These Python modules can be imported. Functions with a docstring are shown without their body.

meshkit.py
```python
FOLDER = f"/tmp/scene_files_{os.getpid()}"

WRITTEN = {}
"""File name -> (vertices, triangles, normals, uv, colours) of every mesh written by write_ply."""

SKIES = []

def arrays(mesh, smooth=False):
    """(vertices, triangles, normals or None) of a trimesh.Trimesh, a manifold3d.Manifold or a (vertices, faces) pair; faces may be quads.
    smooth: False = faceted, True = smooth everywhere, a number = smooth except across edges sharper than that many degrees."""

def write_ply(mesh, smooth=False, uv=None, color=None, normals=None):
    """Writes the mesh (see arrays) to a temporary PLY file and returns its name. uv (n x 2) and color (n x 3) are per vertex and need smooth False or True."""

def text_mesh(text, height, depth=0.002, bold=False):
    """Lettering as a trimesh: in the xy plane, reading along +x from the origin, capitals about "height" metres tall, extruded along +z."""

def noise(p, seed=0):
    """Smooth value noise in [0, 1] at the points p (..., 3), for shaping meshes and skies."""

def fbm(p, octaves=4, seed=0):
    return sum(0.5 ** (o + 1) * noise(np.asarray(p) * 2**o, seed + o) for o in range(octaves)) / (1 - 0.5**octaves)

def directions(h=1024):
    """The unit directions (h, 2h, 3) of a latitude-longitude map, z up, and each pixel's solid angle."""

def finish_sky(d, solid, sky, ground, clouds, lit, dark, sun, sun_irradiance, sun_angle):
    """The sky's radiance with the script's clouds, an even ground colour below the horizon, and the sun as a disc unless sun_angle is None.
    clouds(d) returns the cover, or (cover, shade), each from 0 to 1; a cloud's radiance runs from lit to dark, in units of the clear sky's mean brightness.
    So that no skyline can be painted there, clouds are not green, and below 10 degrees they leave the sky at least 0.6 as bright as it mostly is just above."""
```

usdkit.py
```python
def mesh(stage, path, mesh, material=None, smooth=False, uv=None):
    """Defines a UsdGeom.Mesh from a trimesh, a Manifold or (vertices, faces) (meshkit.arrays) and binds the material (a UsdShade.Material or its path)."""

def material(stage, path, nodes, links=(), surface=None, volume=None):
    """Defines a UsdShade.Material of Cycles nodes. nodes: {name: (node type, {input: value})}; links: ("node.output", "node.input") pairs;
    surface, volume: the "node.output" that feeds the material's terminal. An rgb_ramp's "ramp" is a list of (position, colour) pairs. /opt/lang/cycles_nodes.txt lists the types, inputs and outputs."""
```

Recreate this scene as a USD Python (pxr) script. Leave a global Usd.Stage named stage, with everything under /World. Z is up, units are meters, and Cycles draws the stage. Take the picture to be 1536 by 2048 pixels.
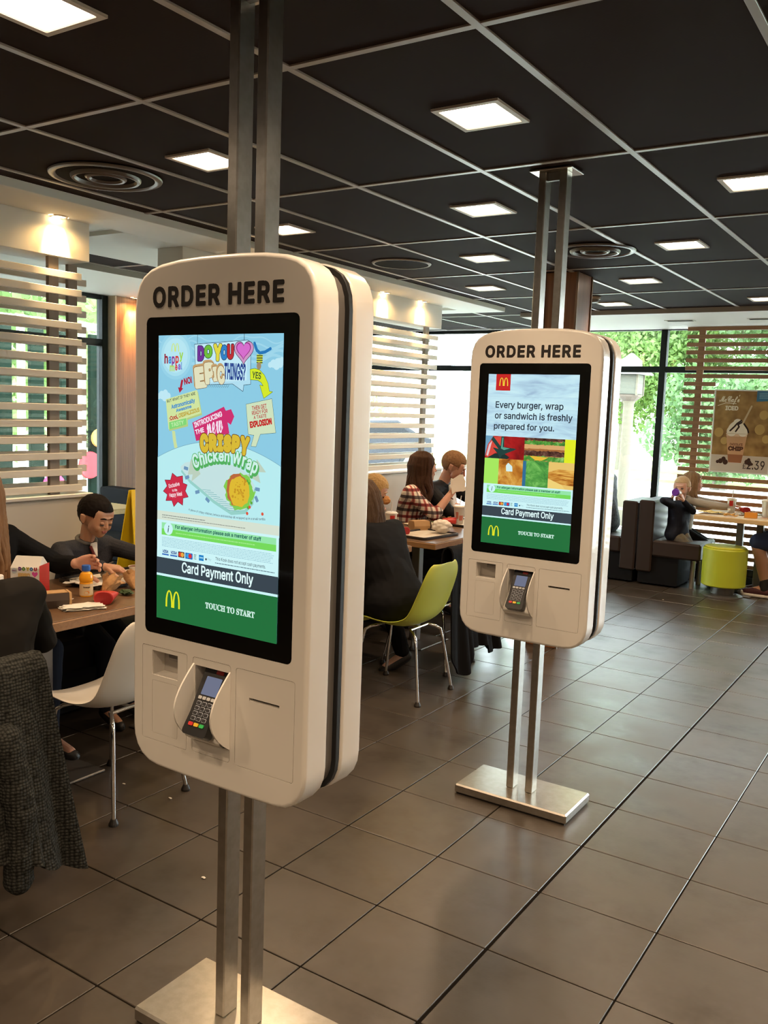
import math, glob
import numpy as np
import trimesh
import shapely
from shapely import affinity
from shapely.geometry import Polygon, LineString, Point, box as sbox
from shapely.ops import unary_union
import manifold3d as m3
from manifold3d import Manifold
import usdkit
from meshkit import noise as vnoise, fbm
from pxr import Usd, UsdGeom, UsdLux, UsdShade, Gf, Sdf, Vt

stage = Usd.Stage.CreateInMemory()
UsdGeom.SetStageUpAxis(stage, UsdGeom.Tokens.z)
UsdGeom.SetStageMetersPerUnit(stage, 1.0)
UsdGeom.Xform.Define(stage, '/World')
UsdGeom.Scope.Define(stage, '/World/Looks')
PI = math.pi

# ---------------------------------------------------------------- camera, sky, exposure
CAM_H, F_PX, PITCH, ROLL, YAW = 1.6229, 1780.0, 0.116, 0.0363, 0.5765
cam = UsdGeom.Camera.Define(stage, '/World/camera')
cam.CreateHorizontalApertureAttr(36.0)
cam.CreateVerticalApertureAttr(48.0)
cam.CreateFocalLengthAttr(F_PX / 1536 * 36)
cam.CreateClippingRangeAttr(Gf.Vec2f(0.05, 400))
cam.CreateExposureAttr(0.0)
_cp, _sp, _cr, _sr = math.cos(PITCH), math.sin(PITCH), math.cos(ROLL), math.sin(ROLL)
_Z = np.array([[math.cos(YAW), -math.sin(YAW), 0], [math.sin(YAW), math.cos(YAW), 0], [0, 0, 1]])
_right, _fwd, _up = np.array([1, 0, 0.]), np.array([0, _cp, -_sp]), np.array([0, _sp, _cp])
_r, _u, _f = _Z @ (_cr * _right + _sr * _up), _Z @ (-_sr * _right + _cr * _up), _Z @ _fwd
cam.AddTransformOp().Set(Gf.Matrix4d(*_r, 0, *_u, 0, *(-_f), 0, 0, 0, CAM_H, 1))

SKY = 6.4             # overcast daylight outside
dome = UsdLux.DomeLight.Define(stage, '/World/sky')
dome.CreateIntensityAttr(SKY)
dome.CreateColorAttr(Gf.Vec3f(0.83, 0.93, 1.0))

PANEL = 6.0           # glow of the ceiling light diffusers
LAMP = 18.0           # power of the lamp in each ceiling light
SPOT = 22.0           # wall washers in the soffit

# ---------------------------------------------------------------- helpers
def lin(*c):
    c = np.array(c, float) / 255
    return tuple(np.where(c <= 0.04045, c / 12.92, ((c + 0.055) / 1.055) ** 2.4))

_used = {}
def numbered(parent, name):
    k = (str(parent), name)
    n = _used.get(k, 0)
    _used[k] = n + 1
    return f'{parent}/{name}' if n == 0 else f'{parent}/{name}_{n:03d}'

def tag(p, label=None, cat=None, group=None, kind=None):
    p = p.GetPrim() if hasattr(p, 'GetPrim') else p
    for k, v in (('label', label), ('category', cat), ('group', group), ('kind', kind)):
        if v:
            p.SetCustomDataByKey(k, v)
    return p

def thing(name, label, cat, loc=(0, 0, 0), rotz=0, group=None, kind=None):
    x = UsdGeom.Xform.Define(stage, numbered('/World', name))
    x.AddTranslateOp().Set(Gf.Vec3d(*map(float, loc)))
    x.AddRotateZOp().Set(float(rotz))
    return tag(x, label, cat, group, kind)

def copy_of(src, name, label, loc, rotz=0, group=None):
    was = src.GetCustomData()
    x = UsdGeom.Xform.Define(stage, numbered('/World', name))
    x.GetPrim().GetReferences().AddInternalReference(src.GetPath())
    x.ClearXformOpOrder()
    x.AddTranslateOp().Set(Gf.Vec3d(*map(float, loc)))
    x.AddRotateZOp().Set(float(rotz))
    x.GetPrim().SetInstanceable(True)
    return tag(x, label, was['category'], group or was.get('group'))

def obj(name, mesh, m, parent=None, smooth=False, label=None, cat=None, group=None, kind=None):
    base = '/World' if parent is None else (str(parent.GetPath()) if hasattr(parent, 'GetPath') else str(parent))
    p = usdkit.mesh(stage, numbered(base, name), mesh, m, smooth=smooth)
    return tag(p, label, cat, group, kind)

# materials
_mats = {}
def mt(name, color=(.5, .5, .5), rough=.5, metal=0., noise=None, bump=None, spec=None, coat=None, emit=None, alpha=None,
       trans=None, ior=None, sheen=None, sss=None, rand=None, wood=None, aniso=None):
    if name in _mats:
        return _mats[name]
    n = {'p': ('principled_bsdf', {'base_color': color, 'roughness': rough, 'metallic': metal})}
    P, L = n['p'][1], []
    if spec is not None: P['specular_ior_level'] = spec
    if coat is not None: P['coat_weight'] = coat
    if emit is not None: P['emission_color'], P['emission_strength'] = emit[0], emit[1]
    if trans is not None: P['transmission_weight'] = trans
    if ior is not None: P['ior'] = ior
    if sheen is not None: P['sheen_weight'] = sheen
    if sss is not None: P['subsurface_weight'] = sss; P['subsurface_scale'] = .01
    if aniso is not None: P['anisotropic'] = aniso
    last = None
    if wood is not None:     # (second colour, stretch vector)
        n['tc'] = ('texture_coordinate', {}); n['mp'] = ('mapping', {'scale': wood[1]})
        n['nz'] = ('noise_texture', {'scale': 1.0, 'detail': 5.0, 'roughness': .65, 'distortion': .6})
        n['rp'] = ('rgb_ramp', {'ramp': [(.3, color), (.7, wood[0])]})
        L += [('tc.object', 'mp.vector'), ('mp.vector', 'nz.vector'), ('nz.fac', 'rp.fac')]
        last = 'rp.color'
    if noise is not None:    # (scale, second colour[, detail[, low, high]])
        lo, hi = (noise[3], noise[4]) if len(noise) > 3 else (.35, .65)
        n['tc'] = ('texture_coordinate', {})
        n['nz'] = ('noise_texture', {'scale': noise[0], 'detail': float(noise[2]) if len(noise) > 2 else 3.0, 'roughness': .6})
        n['rp'] = ('rgb_ramp', {'ramp': [(lo, color), (hi, noise[1])]})
        L += [('tc.object', 'nz.vector'), ('nz.fac', 'rp.fac')]
        last = 'rp.color'
    if rand is not None:     # brightness varies between objects
        n['oi'] = ('object_info', {}); n['mr'] = ('map_range', {'from_min': 0., 'from_max': 1., 'to_min': 1 - rand, 'to_max': 1 + rand})
        n['hs'] = ('hsv', {'color': color})
        L += [('oi.random', 'mr.value'), ('mr.result', 'hs.value')]
        if last: L.append((last, 'hs.color'))
        last = 'hs.color'
    if last: L.append((last, 'p.base_color'))
    if bump is not None:     # (scale, strength[, distance])
        n['tb'] = ('texture_coordinate', {})
        n['nb'] = ('noise_texture', {'scale': bump[0], 'detail': 4.0})
        n['bp'] = ('bump', {'strength': bump[1], 'distance': bump[2] if len(bump) > 2 else .01})
        L += [('tb.object', 'nb.vector'), ('nb.fac', 'bp.height'), ('bp.normal', 'p.normal')]
    _mats[name] = usdkit.material(stage, '/World/Looks/' + name, n, L, surface='p.BSDF')
    return _mats[name]

def glow(name, color, strength=1.0):
    """A patch of a lit screen: it emits its colour behind a smooth cover."""
    return mt(name, (.004, .004, .004), .12, emit=(color, strength), spec=.35)

# mesh helpers
def cat_(*ms):
    ms = [m for m in ms if m is not None]
    return trimesh.util.concatenate(ms) if len(ms) > 1 else ms[0]

def TM(man):
    m = man.to_mesh()
    return trimesh.Trimesh(np.array(m.vert_properties)[:, :3], np.array(m.tri_verts), process=False)

def bx(x0, x1, y0, y1, z0, z1, c=0.0):
    """A box, its edges chamfered by c."""
    if c <= 0:
        m = trimesh.creation.box((x1 - x0, y1 - y0, z1 - z0)); m.apply_translation(((x0 + x1) / 2, (y0 + y1) / 2, (z0 + z1) / 2)); return m
    P = []
    for sx in (0, 1):
        for sy in (0, 1):
            for sz in (0, 1):
                p = np.array([(x0, x1)[sx], (y0, y1)[sy], (z0, z1)[sz]], float)
                s = np.array([1 - 2 * sx, 1 - 2 * sy, 1 - 2 * sz]) * c
                for k in range(3):
                    q = p + s; q[k] = p[k]; P.append(q)
    return trimesh.convex.convex_hull(np.array(P))

def move(m, t=(0, 0, 0), rx=0, ry=0, rz=0, s=None):
    m = m.copy()
    if s is not None: m.apply_scale(s)
    for a, ax in ((rx, (1, 0, 0)), (ry, (0, 1, 0)), (rz, (0, 0, 1))):
        if a: m.apply_transform(trimesh.transformations.rotation_matrix(math.radians(a), ax))
    m.apply_translation(t)
    return m

def tube(pts, r, n=8, closed=False, caps=True):
    """A swept round tube; r is one radius or one per point."""
    P = np.asarray(pts, float); k = len(P); r = np.broadcast_to(np.asarray(r, float), (k,))
    T = np.gradient(P, axis=0) if not closed else np.roll(P, -1, 0) - np.roll(P, 1, 0)
    T /= np.maximum(np.linalg.norm(T, axis=1, keepdims=True), 1e-9)
    ref = np.array([0, 0, 1.]) if abs(T[0][2]) < .9 else np.array([1., 0, 0])
    V = []; u = np.cross(T[0], ref); u /= np.linalg.norm(u)
    a = np.arange(n) / n * 2 * PI
    for i in range(k):
        u = u - T[i] * (u @ T[i]); u /= np.linalg.norm(u); w = np.cross(T[i], u)
        V.append(P[i] + r[i] * (np.cos(a)[:, None] * u + np.sin(a)[:, None] * w))
    return grid_mesh(np.array(V), wrap_u=True, wrap_v=closed, caps=caps and not closed)

def grid_mesh(V, wrap_u=False, wrap_v=False, caps=False):
    k, n = V.shape[:2]
    vs = V.reshape(-1, 3); F = []
    rows, cols = (k if wrap_v else k - 1), (n if wrap_u else n - 1)
    i, j = np.meshgrid(np.arange(rows), np.arange(cols), indexing='ij'); i, j = i.ravel(), j.ravel()
    a, b, c, d = i * n + j, i * n + (j + 1) % n, ((i + 1) % k) * n + (j + 1) % n, ((i + 1) % k) * n + j
    F = np.vstack([np.c_[a, b, c], np.c_[a, c, d]])
    if caps:
        vs = np.vstack([vs, V[0].mean(0), V[-1].mean(0)]); c0, c1 = len(vs) - 2, len(vs) - 1
        j = np.arange(n)
        F = np.vstack([F, np.c_[np.full(n, c0), (j + 1) % n, j], np.c_[np.full(n, c1), (k - 1) * n + j, (k - 1) * n + (j + 1) % n]])
    m = trimesh.Trimesh(vs, F, process=False)
    return m

def fixn(m):
    m = m.copy(); m.merge_vertices(); trimesh.repair.fix_normals(m); return m

def lathe(prof, n=24):
    """Revolves (radius, z) points about z."""
    a = np.arange(n) / n * 2 * PI
    V = np.array([[(r * math.cos(t), r * math.sin(t), z) for t in a] for r, z in prof])
    return fixn(grid_mesh(V, wrap_u=True, caps=True))

def loft(rings, caps=True):
    return fixn(grid_mesh(np.asarray(rings, float), wrap_u=True, caps=caps))

def extr(poly, h):
    gs = [g for g in getattr(poly, 'geoms', [poly]) if g.area > 1e-12 and g.geom_type == 'Polygon']
    return trimesh.util.concatenate([trimesh.creation.extrude_polygon(g, h, engine='earcut') for g in gs])

def sheet(poly, lift=0.0):
    """A flat print: a polygon triangulated in the xy plane, facing +z."""
    gs = [g for g in getattr(poly, 'geoms', [poly]) if g.geom_type == 'Polygon' and g.area > 1e-12]
    out = []
    for g in gs:
        v, f = trimesh.creation.triangulate_polygon(g, engine='earcut')
        m = trimesh.Trimesh(np.c_[v, np.full(len(v), lift)], f, process=False)
        if len(f) and m.face_normals[:, 2].mean() < 0: m.invert()
        out.append(m)
    return trimesh.util.concatenate(out)

_font = {}
def text(s, h, bold=0, sx=1.0, shear=0.0, mono=False):
    """Lettering as a shapely shape, from the origin along +x, capitals h tall."""
    from PIL import Image, ImageDraw, ImageFont
    fn = {'serif': 'NotoSansMath-Regular.woff2', 'script': 'NotoSansMath-Regular.woff2', False: 'Inter.woff2'}[mono]
    if mono == 'serif': s = ''.join(chr(0x1D400 + ord(c) - 65) if c != ' ' else c for c in s)
    if mono == 'script': s = ''.join(chr(0x1D4EA + ord(c) - 97) if c.islower() else chr(0x1D4D0 + ord(c) - 65) for c in s)
    if fn not in _font: _font[fn] = ImageFont.truetype(glob.glob('/opt/blender-*/*/datafiles/fonts/' + fn)[0], 96)
    f = _font[fn]
    x0, y0, x1, y1 = f.getbbox(s, anchor='ls', stroke_width=bold)
    im = Image.new('L', (x1 - x0 + 8, y1 - y0 + 8))
    ImageDraw.Draw(im).text((4 - x0, 4 - y0), s, 255, f, anchor='ls', stroke_width=bold)
    on = np.pad(np.asarray(im) > 127, ((0, 0), (1, 1))).astype(np.int8)
    r, st = np.nonzero(np.diff(on, axis=1) == 1)
    en = np.nonzero(np.diff(on, axis=1) == -1)[1]
    sh = shapely.union_all(shapely.box(st, -r - 1, en, -r)).buffer(.6).buffer(-.6).simplify(.8)
    k = h / 70.0
    return affinity.affine_transform(sh, [k * sx, k * shear, 0, k, -4 * k * sx, (4 - y0) * k])

def spaced(s, bold, sx, gap):
    """Condensed capitals set letter by letter."""
    x, out = 0.0, []
    for c in s:
        if c == ' ': x += .34; continue
        g = text(c, 1.0, bold, sx); b = g.bounds
        out.append(affinity.translate(g, x - b[0], 0)); x += b[2] - b[0] + gap
    return unary_union(out)

def fit(shape, x0, y0, x1, y1):
    """Scales and moves a shape into a rectangle."""
    a, b, c, d = shape.bounds
    return affinity.affine_transform(shape, [(x1 - x0) / (c - a), 0, 0, (y1 - y0) / (d - b), x0 - a * (x1 - x0) / (c - a), y0 - b * (y1 - y0) / (d - b)])

def arches():
    """The double golden arch, one unit wide and .875 tall, from y = 0 up."""
    P = []
    for s in (-1, 1):
        t = np.linspace(0, PI, 25)
        cx = s * .245
        out = [(cx - .25 * math.cos(a), .875 * math.sin(a) ** .75) for a in t]
        inn = [(cx - .135 * math.cos(a) , .79 * math.sin(a) ** .82) for a in t[::-1]]
        P.append(Polygon(out + inn).buffer(0))
    return unary_union(P)
# ---------------------------------------------------------------- the room
CZ = 2.571                      # ceiling
SZ = 2.533                      # underside of the soffit
XW, YB = -6.60, 9.40            # window wall on the left, window wall at the back
XR, YF = 3.4, -3.6              # walls out of sight
white = mt('white_plaster', (.74, .72, .66), .6)
frame_dark = mt('window_frame_green_black', (.010, .014, .013), .55, spec=.2)
taupe = mt('taupe_trim', (.30, .26, .21), .55)
grout = mt('floor_grout', (.007, .006, .005), .9, spec=.05)

def tile_mat(name, base, rough):
    n = {'tc': ('texture_coordinate', {}), 'oi': ('object_info', {}), 'geo': ('geometry', {}),
         'nz': ('noise_texture', {'scale': 3.0, 'detail': 5.0, 'roughness': .6}),
         'nf': ('noise_texture', {'scale': 160.0, 'detail': 2.0}),
         'rp': ('rgb_ramp', {'ramp': [(.3, tuple(np.array(base) * .86)), (.7, tuple(np.array(base) * 1.12))]}),
         'mr': ('map_range', {'from_min': 0., 'from_max': 1., 'to_min': .90, 'to_max': 1.10}),
         'hs': ('hsv', {}),
         'rr': ('map_range', {'from_min': .3, 'from_max': .7, 'to_min': rough - .05, 'to_max': rough + .07}),
         'bp': ('bump', {'strength': .06, 'distance': .002}),
         'p': ('principled_bsdf', {'specular_ior_level': .75})}
    L = [('geo.position', 'nz.vector'), ('geo.position', 'nf.vector'), ('nz.fac', 'rp.fac'), ('rp.color', 'hs.color'), ('oi.random', 'mr.value'), ('mr.result', 'hs.value'),
         ('hs.color', 'p.base_color'), ('nz.fac', 'rr.value'), ('rr.result', 'p.roughness'), ('nf.fac', 'bp.height'), ('bp.normal', 'p.normal')]
    return usdkit.material(stage, '/World/Looks/' + name, n, L, surface='p.BSDF')
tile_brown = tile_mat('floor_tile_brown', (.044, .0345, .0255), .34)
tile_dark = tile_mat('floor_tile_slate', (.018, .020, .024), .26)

fl = thing('floor', 'brown-grey square ceramic floor tiles with dark joints', None, kind='structure')
obj('joint_bed', bx(XW - .3, XR, YF, YB + .3, -.08, -.006), grout, fl)
TS, TX, TY = .401, -1.083, 2.325
cells = []
for i in range(-15, 12):
    for j in range(-16, 20):
        x0, y0 = TX + i * TS, TY + j * TS
        x1, y1 = min(x0 + TS, XR), min(y0 + TS, YB)
        x0, y0 = max(x0, XW), max(y0, YF)
        if x1 - x0 < .03 or y1 - y0 < .03: continue
        c = np.array([(x0 + x1) / 2, (y0 + y1) / 2, 0]) - (0, 0, CAM_H)
        px, py, dz = c @ _r / (c @ _f) * F_PX, c @ _u / (c @ _f) * F_PX, c @ _f
        seen = dz > .6 and abs(px) < 860 and abs(py) < 1180
        cells.append((0 if seen else 1, float(np.linalg.norm(c)), x0, x1, y0, y1))
cells.sort()
rest = []
for k, (hid, d, x0, x1, y0, y1) in enumerate(cells):
    g = .0025
    wide = .003 if abs(x0 - TX) < 1e-6 else 0.      # the one broad joint
    wide1 = .003 if abs(x1 - TX) < 1e-6 else 0.
    t = bx(x0 + g + wide, x1 - g - wide1, y0 + g, y1 - g, -.012, 0, .0016)
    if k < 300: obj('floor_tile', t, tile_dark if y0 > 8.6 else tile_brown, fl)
    else: rest.append(t)
obj('floor_tiles_beyond', cat_(*rest), tile_brown, fl, kind='stuff')

# ceiling: lay-in tiles 0.6 x 1.2 in a taupe grid
ctile = mt('ceiling_tile_brown', (.0235, .0125, .0095), .85, spec=.08, rand=.12, bump=(220, .12, .002))
tbar = mt('ceiling_grid_taupe', (.33, .28, .24), .38, spec=.6)
ce = thing('ceiling', 'dark brown lay-in ceiling tiles in a pale metal grid', None, kind='structure')
GX0, GY0, GW, GL = -1.108, 2.05, .6015, 1.2035
XS0, XS1, YS1 = -3.64, -4.80, 7.50       # the soffit strip along the windows
holes = []
def light_at(i, j): return (i + j) % 2 == 0
gx = [GX0 + (i) * GW for i in range(-4, 9)]          # lines
gy = [GY0 + j * GL for j in range(-5, 7)]
ceil_cells = []
for i in range(-11, 8):
    for j in range(-5, 7):
        x0, y0 = GX0 + i * GW, GY0 + j * GL
        x1, y1 = x0 + GW, y0 + GL
        if x1 > XR or x0 < XW - .35 or y0 > 9.39 or y0 < YF - 1.2: continue
        ceil_cells.append((i, j, x0, x1, y0, y1))
def clip_tile(x0, x1, y0, y1):
    """Splits a cell where soffits take the place of the tiles."""
    out = []
    r = sbox(x0, y0, x1, y1).intersection(sbox(XW, YF, XR, YB))
    r = r.difference(sbox(XS1, -4, XS0, YS1)).difference(sbox(XS0 - .001, 7.94, XR, YB + 1)).difference(sbox(XW - 1, -4, -5.37, 6.2))
    for g in getattr(r, 'geoms', [r]):
        if g.area > .004 and g.geom_type == 'Polygon': out.append(g)
    return out
n_t = 0
for i, j, x0, x1, y0, y1 in ceil_cells:
    for g in clip_tile(x0 + .011, x1 - .011, y0 + .011, y1 - .011):
        a, b, c, d = g.bounds
        m = extr(g, .015); m.apply_translation((0, 0, CZ + .002))
        obj('ceiling_tile', m, ctile, ce)
region = sbox(XW, YF, XR, YB).difference(sbox(XS1, -4, XS0, YS1)).difference(sbox(XS0 - .001, 7.94, XR, YB + 1)).difference(sbox(XW - 1, -4, -5.37, 6.2))
for i in range(-11, 9):
    x = GX0 + i * GW
    for g in getattr(region.intersection(sbox(x - .012, YF, x + .012, YB)), 'geoms', [region.intersection(sbox(x - .012, YF, x + .012, YB))]):
        if g.area > 1e-3 and g.geom_type == 'Polygon':
            a, b, c, d = g.bounds; obj('grid_bar', bx(a, c, b, d, CZ - .004, CZ + .003, .001), tbar, ce)
for j in range(-5, 8):
    y = GY0 + j * GL
    s = region.intersection(sbox(XW, y - .012, XR, y + .012))
    for g in getattr(s, 'geoms', [s]):
        if g.area > 1e-3 and g.geom_type == 'Polygon':
            a, b, c, d = g.bounds; obj('cross_bar', bx(a, c, b, d, CZ - .003, CZ + .004, .001), tbar, ce)
obj('slab', bx(XW - .5, XR + .2, YF - .2, YB + .5, CZ + .03, CZ + .12), mt('void_above_tiles', (.03, .025, .02), .9), ce)
# shallow plaster soffits
sof = thing('trim_1', 'long white plaster soffit with a narrow fascia above the slatted screens', None, kind='structure')
obj('soffit_board', cat_(bx(-4.0, XS0, YF, YS1, SZ, CZ + .03, .002), bx(XS1, -4.0, YF, 0.9, SZ, CZ + .03), bx(XS1, -4.0, 3.42, 4.6, SZ, CZ + .03), bx(XS1, -4.0, 7.24, YS1, SZ, CZ + .03)), white, sof)
obj('soffit_recess', cat_(bx(XS1, -4.0, .9, 3.42, SZ + .022, CZ + .03), bx(XS1, -4.0, 4.6, 7.24, SZ + .022, CZ + .03)), white, sof)
sof2 = thing('trim_2', 'white plaster soffit with taupe fascia along the back windows', None, kind='structure')
obj('soffit_board', bx(XS0 - .05, XR, 7.95, YB, SZ, CZ + .03, .002), white, sof2)
obj('fascia', bx(XS0 - .05, XR, 7.935, 7.952, SZ - .001, CZ + .01), taupe, sof2)
sof3 = thing('trim_3', 'white soffit with taupe fascia along the left windows', None, kind='structure')
obj('soffit_board', bx(XW - .1, -5.37, YF, 6.2, SZ, CZ + .03, .002), white, sof3)
obj('fascia', bx(-5.372, -5.36, YF, 6.2, SZ - .001, CZ + .01), taupe, sof3)

# walls that close the room out of sight
beige = mt('beige_wall', (.42, .35, .27), .7)
obj('wall_left', bx(XW - .2, XW, YF - .2, 3.56, 0, CZ + .1), beige, kind='structure')
obj('wall_right', bx(XR, XR + .2, YF, YB + .2, 0, CZ + .1), beige, kind='structure')
obj('wall_front', bx(XW - .2, XR + .2, YF - .2, YF, 0, CZ + .1), beige, kind='structure')

# window glass that lets daylight through
pane = usdkit.material(stage, '/World/Looks/window_glass', {'t': ('transparent_bsdf', {'color': (.94, .97, .96)}), 'g': ('glossy_bsdf', {'roughness': 0.02, 'color': (1., 1., 1.)}),
    'f': ('fresnel', {'IOR': 1.45}), 'x': ('mix_closure', {})}, [('f.fac', 'x.fac'), ('t.BSDF', 'x.closure1'), ('g.BSDF', 'x.closure2')], surface='x.closure')

def window(name, axis, at, cuts, z0, z1, ztr, label):
    """A run of glazing along x or y: mullions at the cuts, one transom, two panes per bay."""
    w = thing(name, label, None, kind='structure')
    def B(a0, a1, z0, z1, t0, t1, c=.003):
        return bx(at + t0, at + t1, a0, a1, z0, z1, c) if axis == 'y' else bx(a0, a1, at + t0, at + t1, z0, z1, c)
    for c in cuts: obj('mullion', B(c - .032, c + .032, z0, z1, -.04, .04), frame_dark, w)
    for a, b in zip(cuts[:-1], cuts[1:]):
        a, b = a + .032, b - .032
        obj('transom', B(a, b, ztr - .03, ztr + .03, -.035, .035), frame_dark, w)
        obj('head_bar', B(a, b, z1 - .035, z1, -.035, .035), frame_dark, w)
        obj('bottom_rail', B(a, b, z0, z0 + .07, -.035, .035), frame_dark, w)
        for u, v in ((z0 + .07, ztr - .03), (ztr + .03, z1 - .035)):
            obj('pane', B(a, b, u, v, -.004, .004, 0), pane, w)
    return w
window('window_1', 'y', XW, [3.6, 5.40], .08, 2.53, 2.115, 'left window with dark green-black frame behind the near slatted screen')
window('window_2', 'y', XW, [5.86, 7.6, YB - .05], .08, 2.56, 2.115, 'left window with dark frame behind the far slatted screen')
window('window_3', 'x', YB, [XW + .05, -4.05, -2.72, -1.36, 0, 1.36, 2.7, XR - .02], .08, 2.56, 2.125, 'back window with dark frame and trees outside')
obj('baseboard_left', bx(XW - .08, XW + .08, YF, YB, 0, .08), frame_dark, kind='structure')
obj('baseboard_back', bx(XW, XR, YB - .08, YB + .08, 0, .08), frame_dark, kind='structure')

# timber-clad pier with a glowing wall light
oakc, oakd = lin(150, 100, 62), lin(112, 70, 40)
oak = mt('oak_panel', oakc, .38, wood=(oakd, (60., 60., 1.5)), bump=(90, .05))
pale_oak = mt('pale_edge', lin(196, 170, 140), .5)
pr = thing('wall_pier', 'timber-clad pier with pale edge strip beside the left window', None, kind='structure')
obj('cladding', bx(-6.72, -6.48, 5.455, 5.82, 0, SZ + .02, .002), oak, pr)
obj('edge_strip', bx(-6.72, -6.475, 5.44, 5.456, 0, SZ + .02, .001), pale_oak, pr)
# brushed column further back
col = thing('column', 'square timber-clad column behind the far kiosk', 'column', (-2.385, 5.88, 0))
obj('cladding', bx(-.115, .115, -.13, .13, 0, CZ, .003), oak, col)
obj('edge_trim', cat_(*[bx(s * .115 - .007, s * .115 + .007, t * .13 - .007, t * .13 + .007, 0, CZ) for s in (-1, 1) for t in (-1, 1)]), mt('bronze_trim', (.22, .15, .10), .35, .8), col)
# ---------------------------------------------------------------- ceiling lights, vents, wall washers
trim_w = mt('light_trim', (.55, .47, .38), .5)
diff_m = mt('light_diffuser', (.8, .8, .8), .4, emit=((1.0, .80, .62), PANEL))
def make_light(label, loc):
    t = thing('ceiling_light', label, 'ceiling light', loc, group='square ceiling lights')
    o, i = .118, .094
    fr = Polygon([(-o, -o), (o, -o), (o, o), (-o, o)]).difference(sbox(-i, -i, i, i).buffer(.006))
    m = extr(fr, .008); m.apply_translation((0, 0, -.006)); obj('frame', m, trim_w, t)
    m = extr(sbox(-i, -i, i, i).buffer(.004), .004); m.apply_translation((0, 0, -.002)); obj('diffuser', m, diff_m, t)
    s = UsdLux.SphereLight.Define(stage, str(t.GetPath()) + '/lamp')
    s.CreateRadiusAttr(.05); s.CreateNormalizeAttr(True); s.CreateIntensityAttr(LAMP); s.CreateColorAttr(Gf.Vec3f(1.0, .71, .45))
    sh = UsdLux.ShapingAPI.Apply(s.GetPrim()); sh.CreateShapingConeAngleAttr(68.0); sh.CreateShapingConeSoftnessAttr(1.0)
    s.AddTranslateOp().Set(Gf.Vec3d(0, 0, -.06))
    return t
LIGHTS = []
for i in range(-4, 8):
    for j in range(-4, 5):
        x, y = GX0 + (i + .5) * GW, GY0 + (j + .5) * GL
        if (i + j) % 2 == 0: continue
        if x > XR - .3 or y < YF + .4 or y > 7.6: continue
        LIGHTS.append((i, j, x, y))
where = {(-1, 0): 'square ceiling light nearest, between the two kiosk poles', (-2, -1): 'big square ceiling light cut off by the top left of the view',
         (-3, 0): 'square ceiling light just left of the near kiosk pole', (-4, 1): 'square ceiling light half hidden right of the near kiosk pole',
         (-2, 1): 'square ceiling light left of the far kiosk pole top', (-3, 2): 'square ceiling light above the slatted screen, third in its row',
         (-4, 3): 'square ceiling light smallest in the row by the soffit', (0, 1): 'square ceiling light cut by the right edge of the view',
         (-1, 2): 'square ceiling light right of the far kiosk pole', (-2, 3): 'square ceiling light behind the far kiosk pole',
         (-3, 4): 'square ceiling light beside the timber column', (-1, 4): 'square ceiling light furthest right, over the window booth'}
for i, j, x, y in LIGHTS:
    lb = where.get((i, j), 'square ceiling light behind or beside the view')
    make_light(lb, (x, y, CZ - .002))

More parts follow.
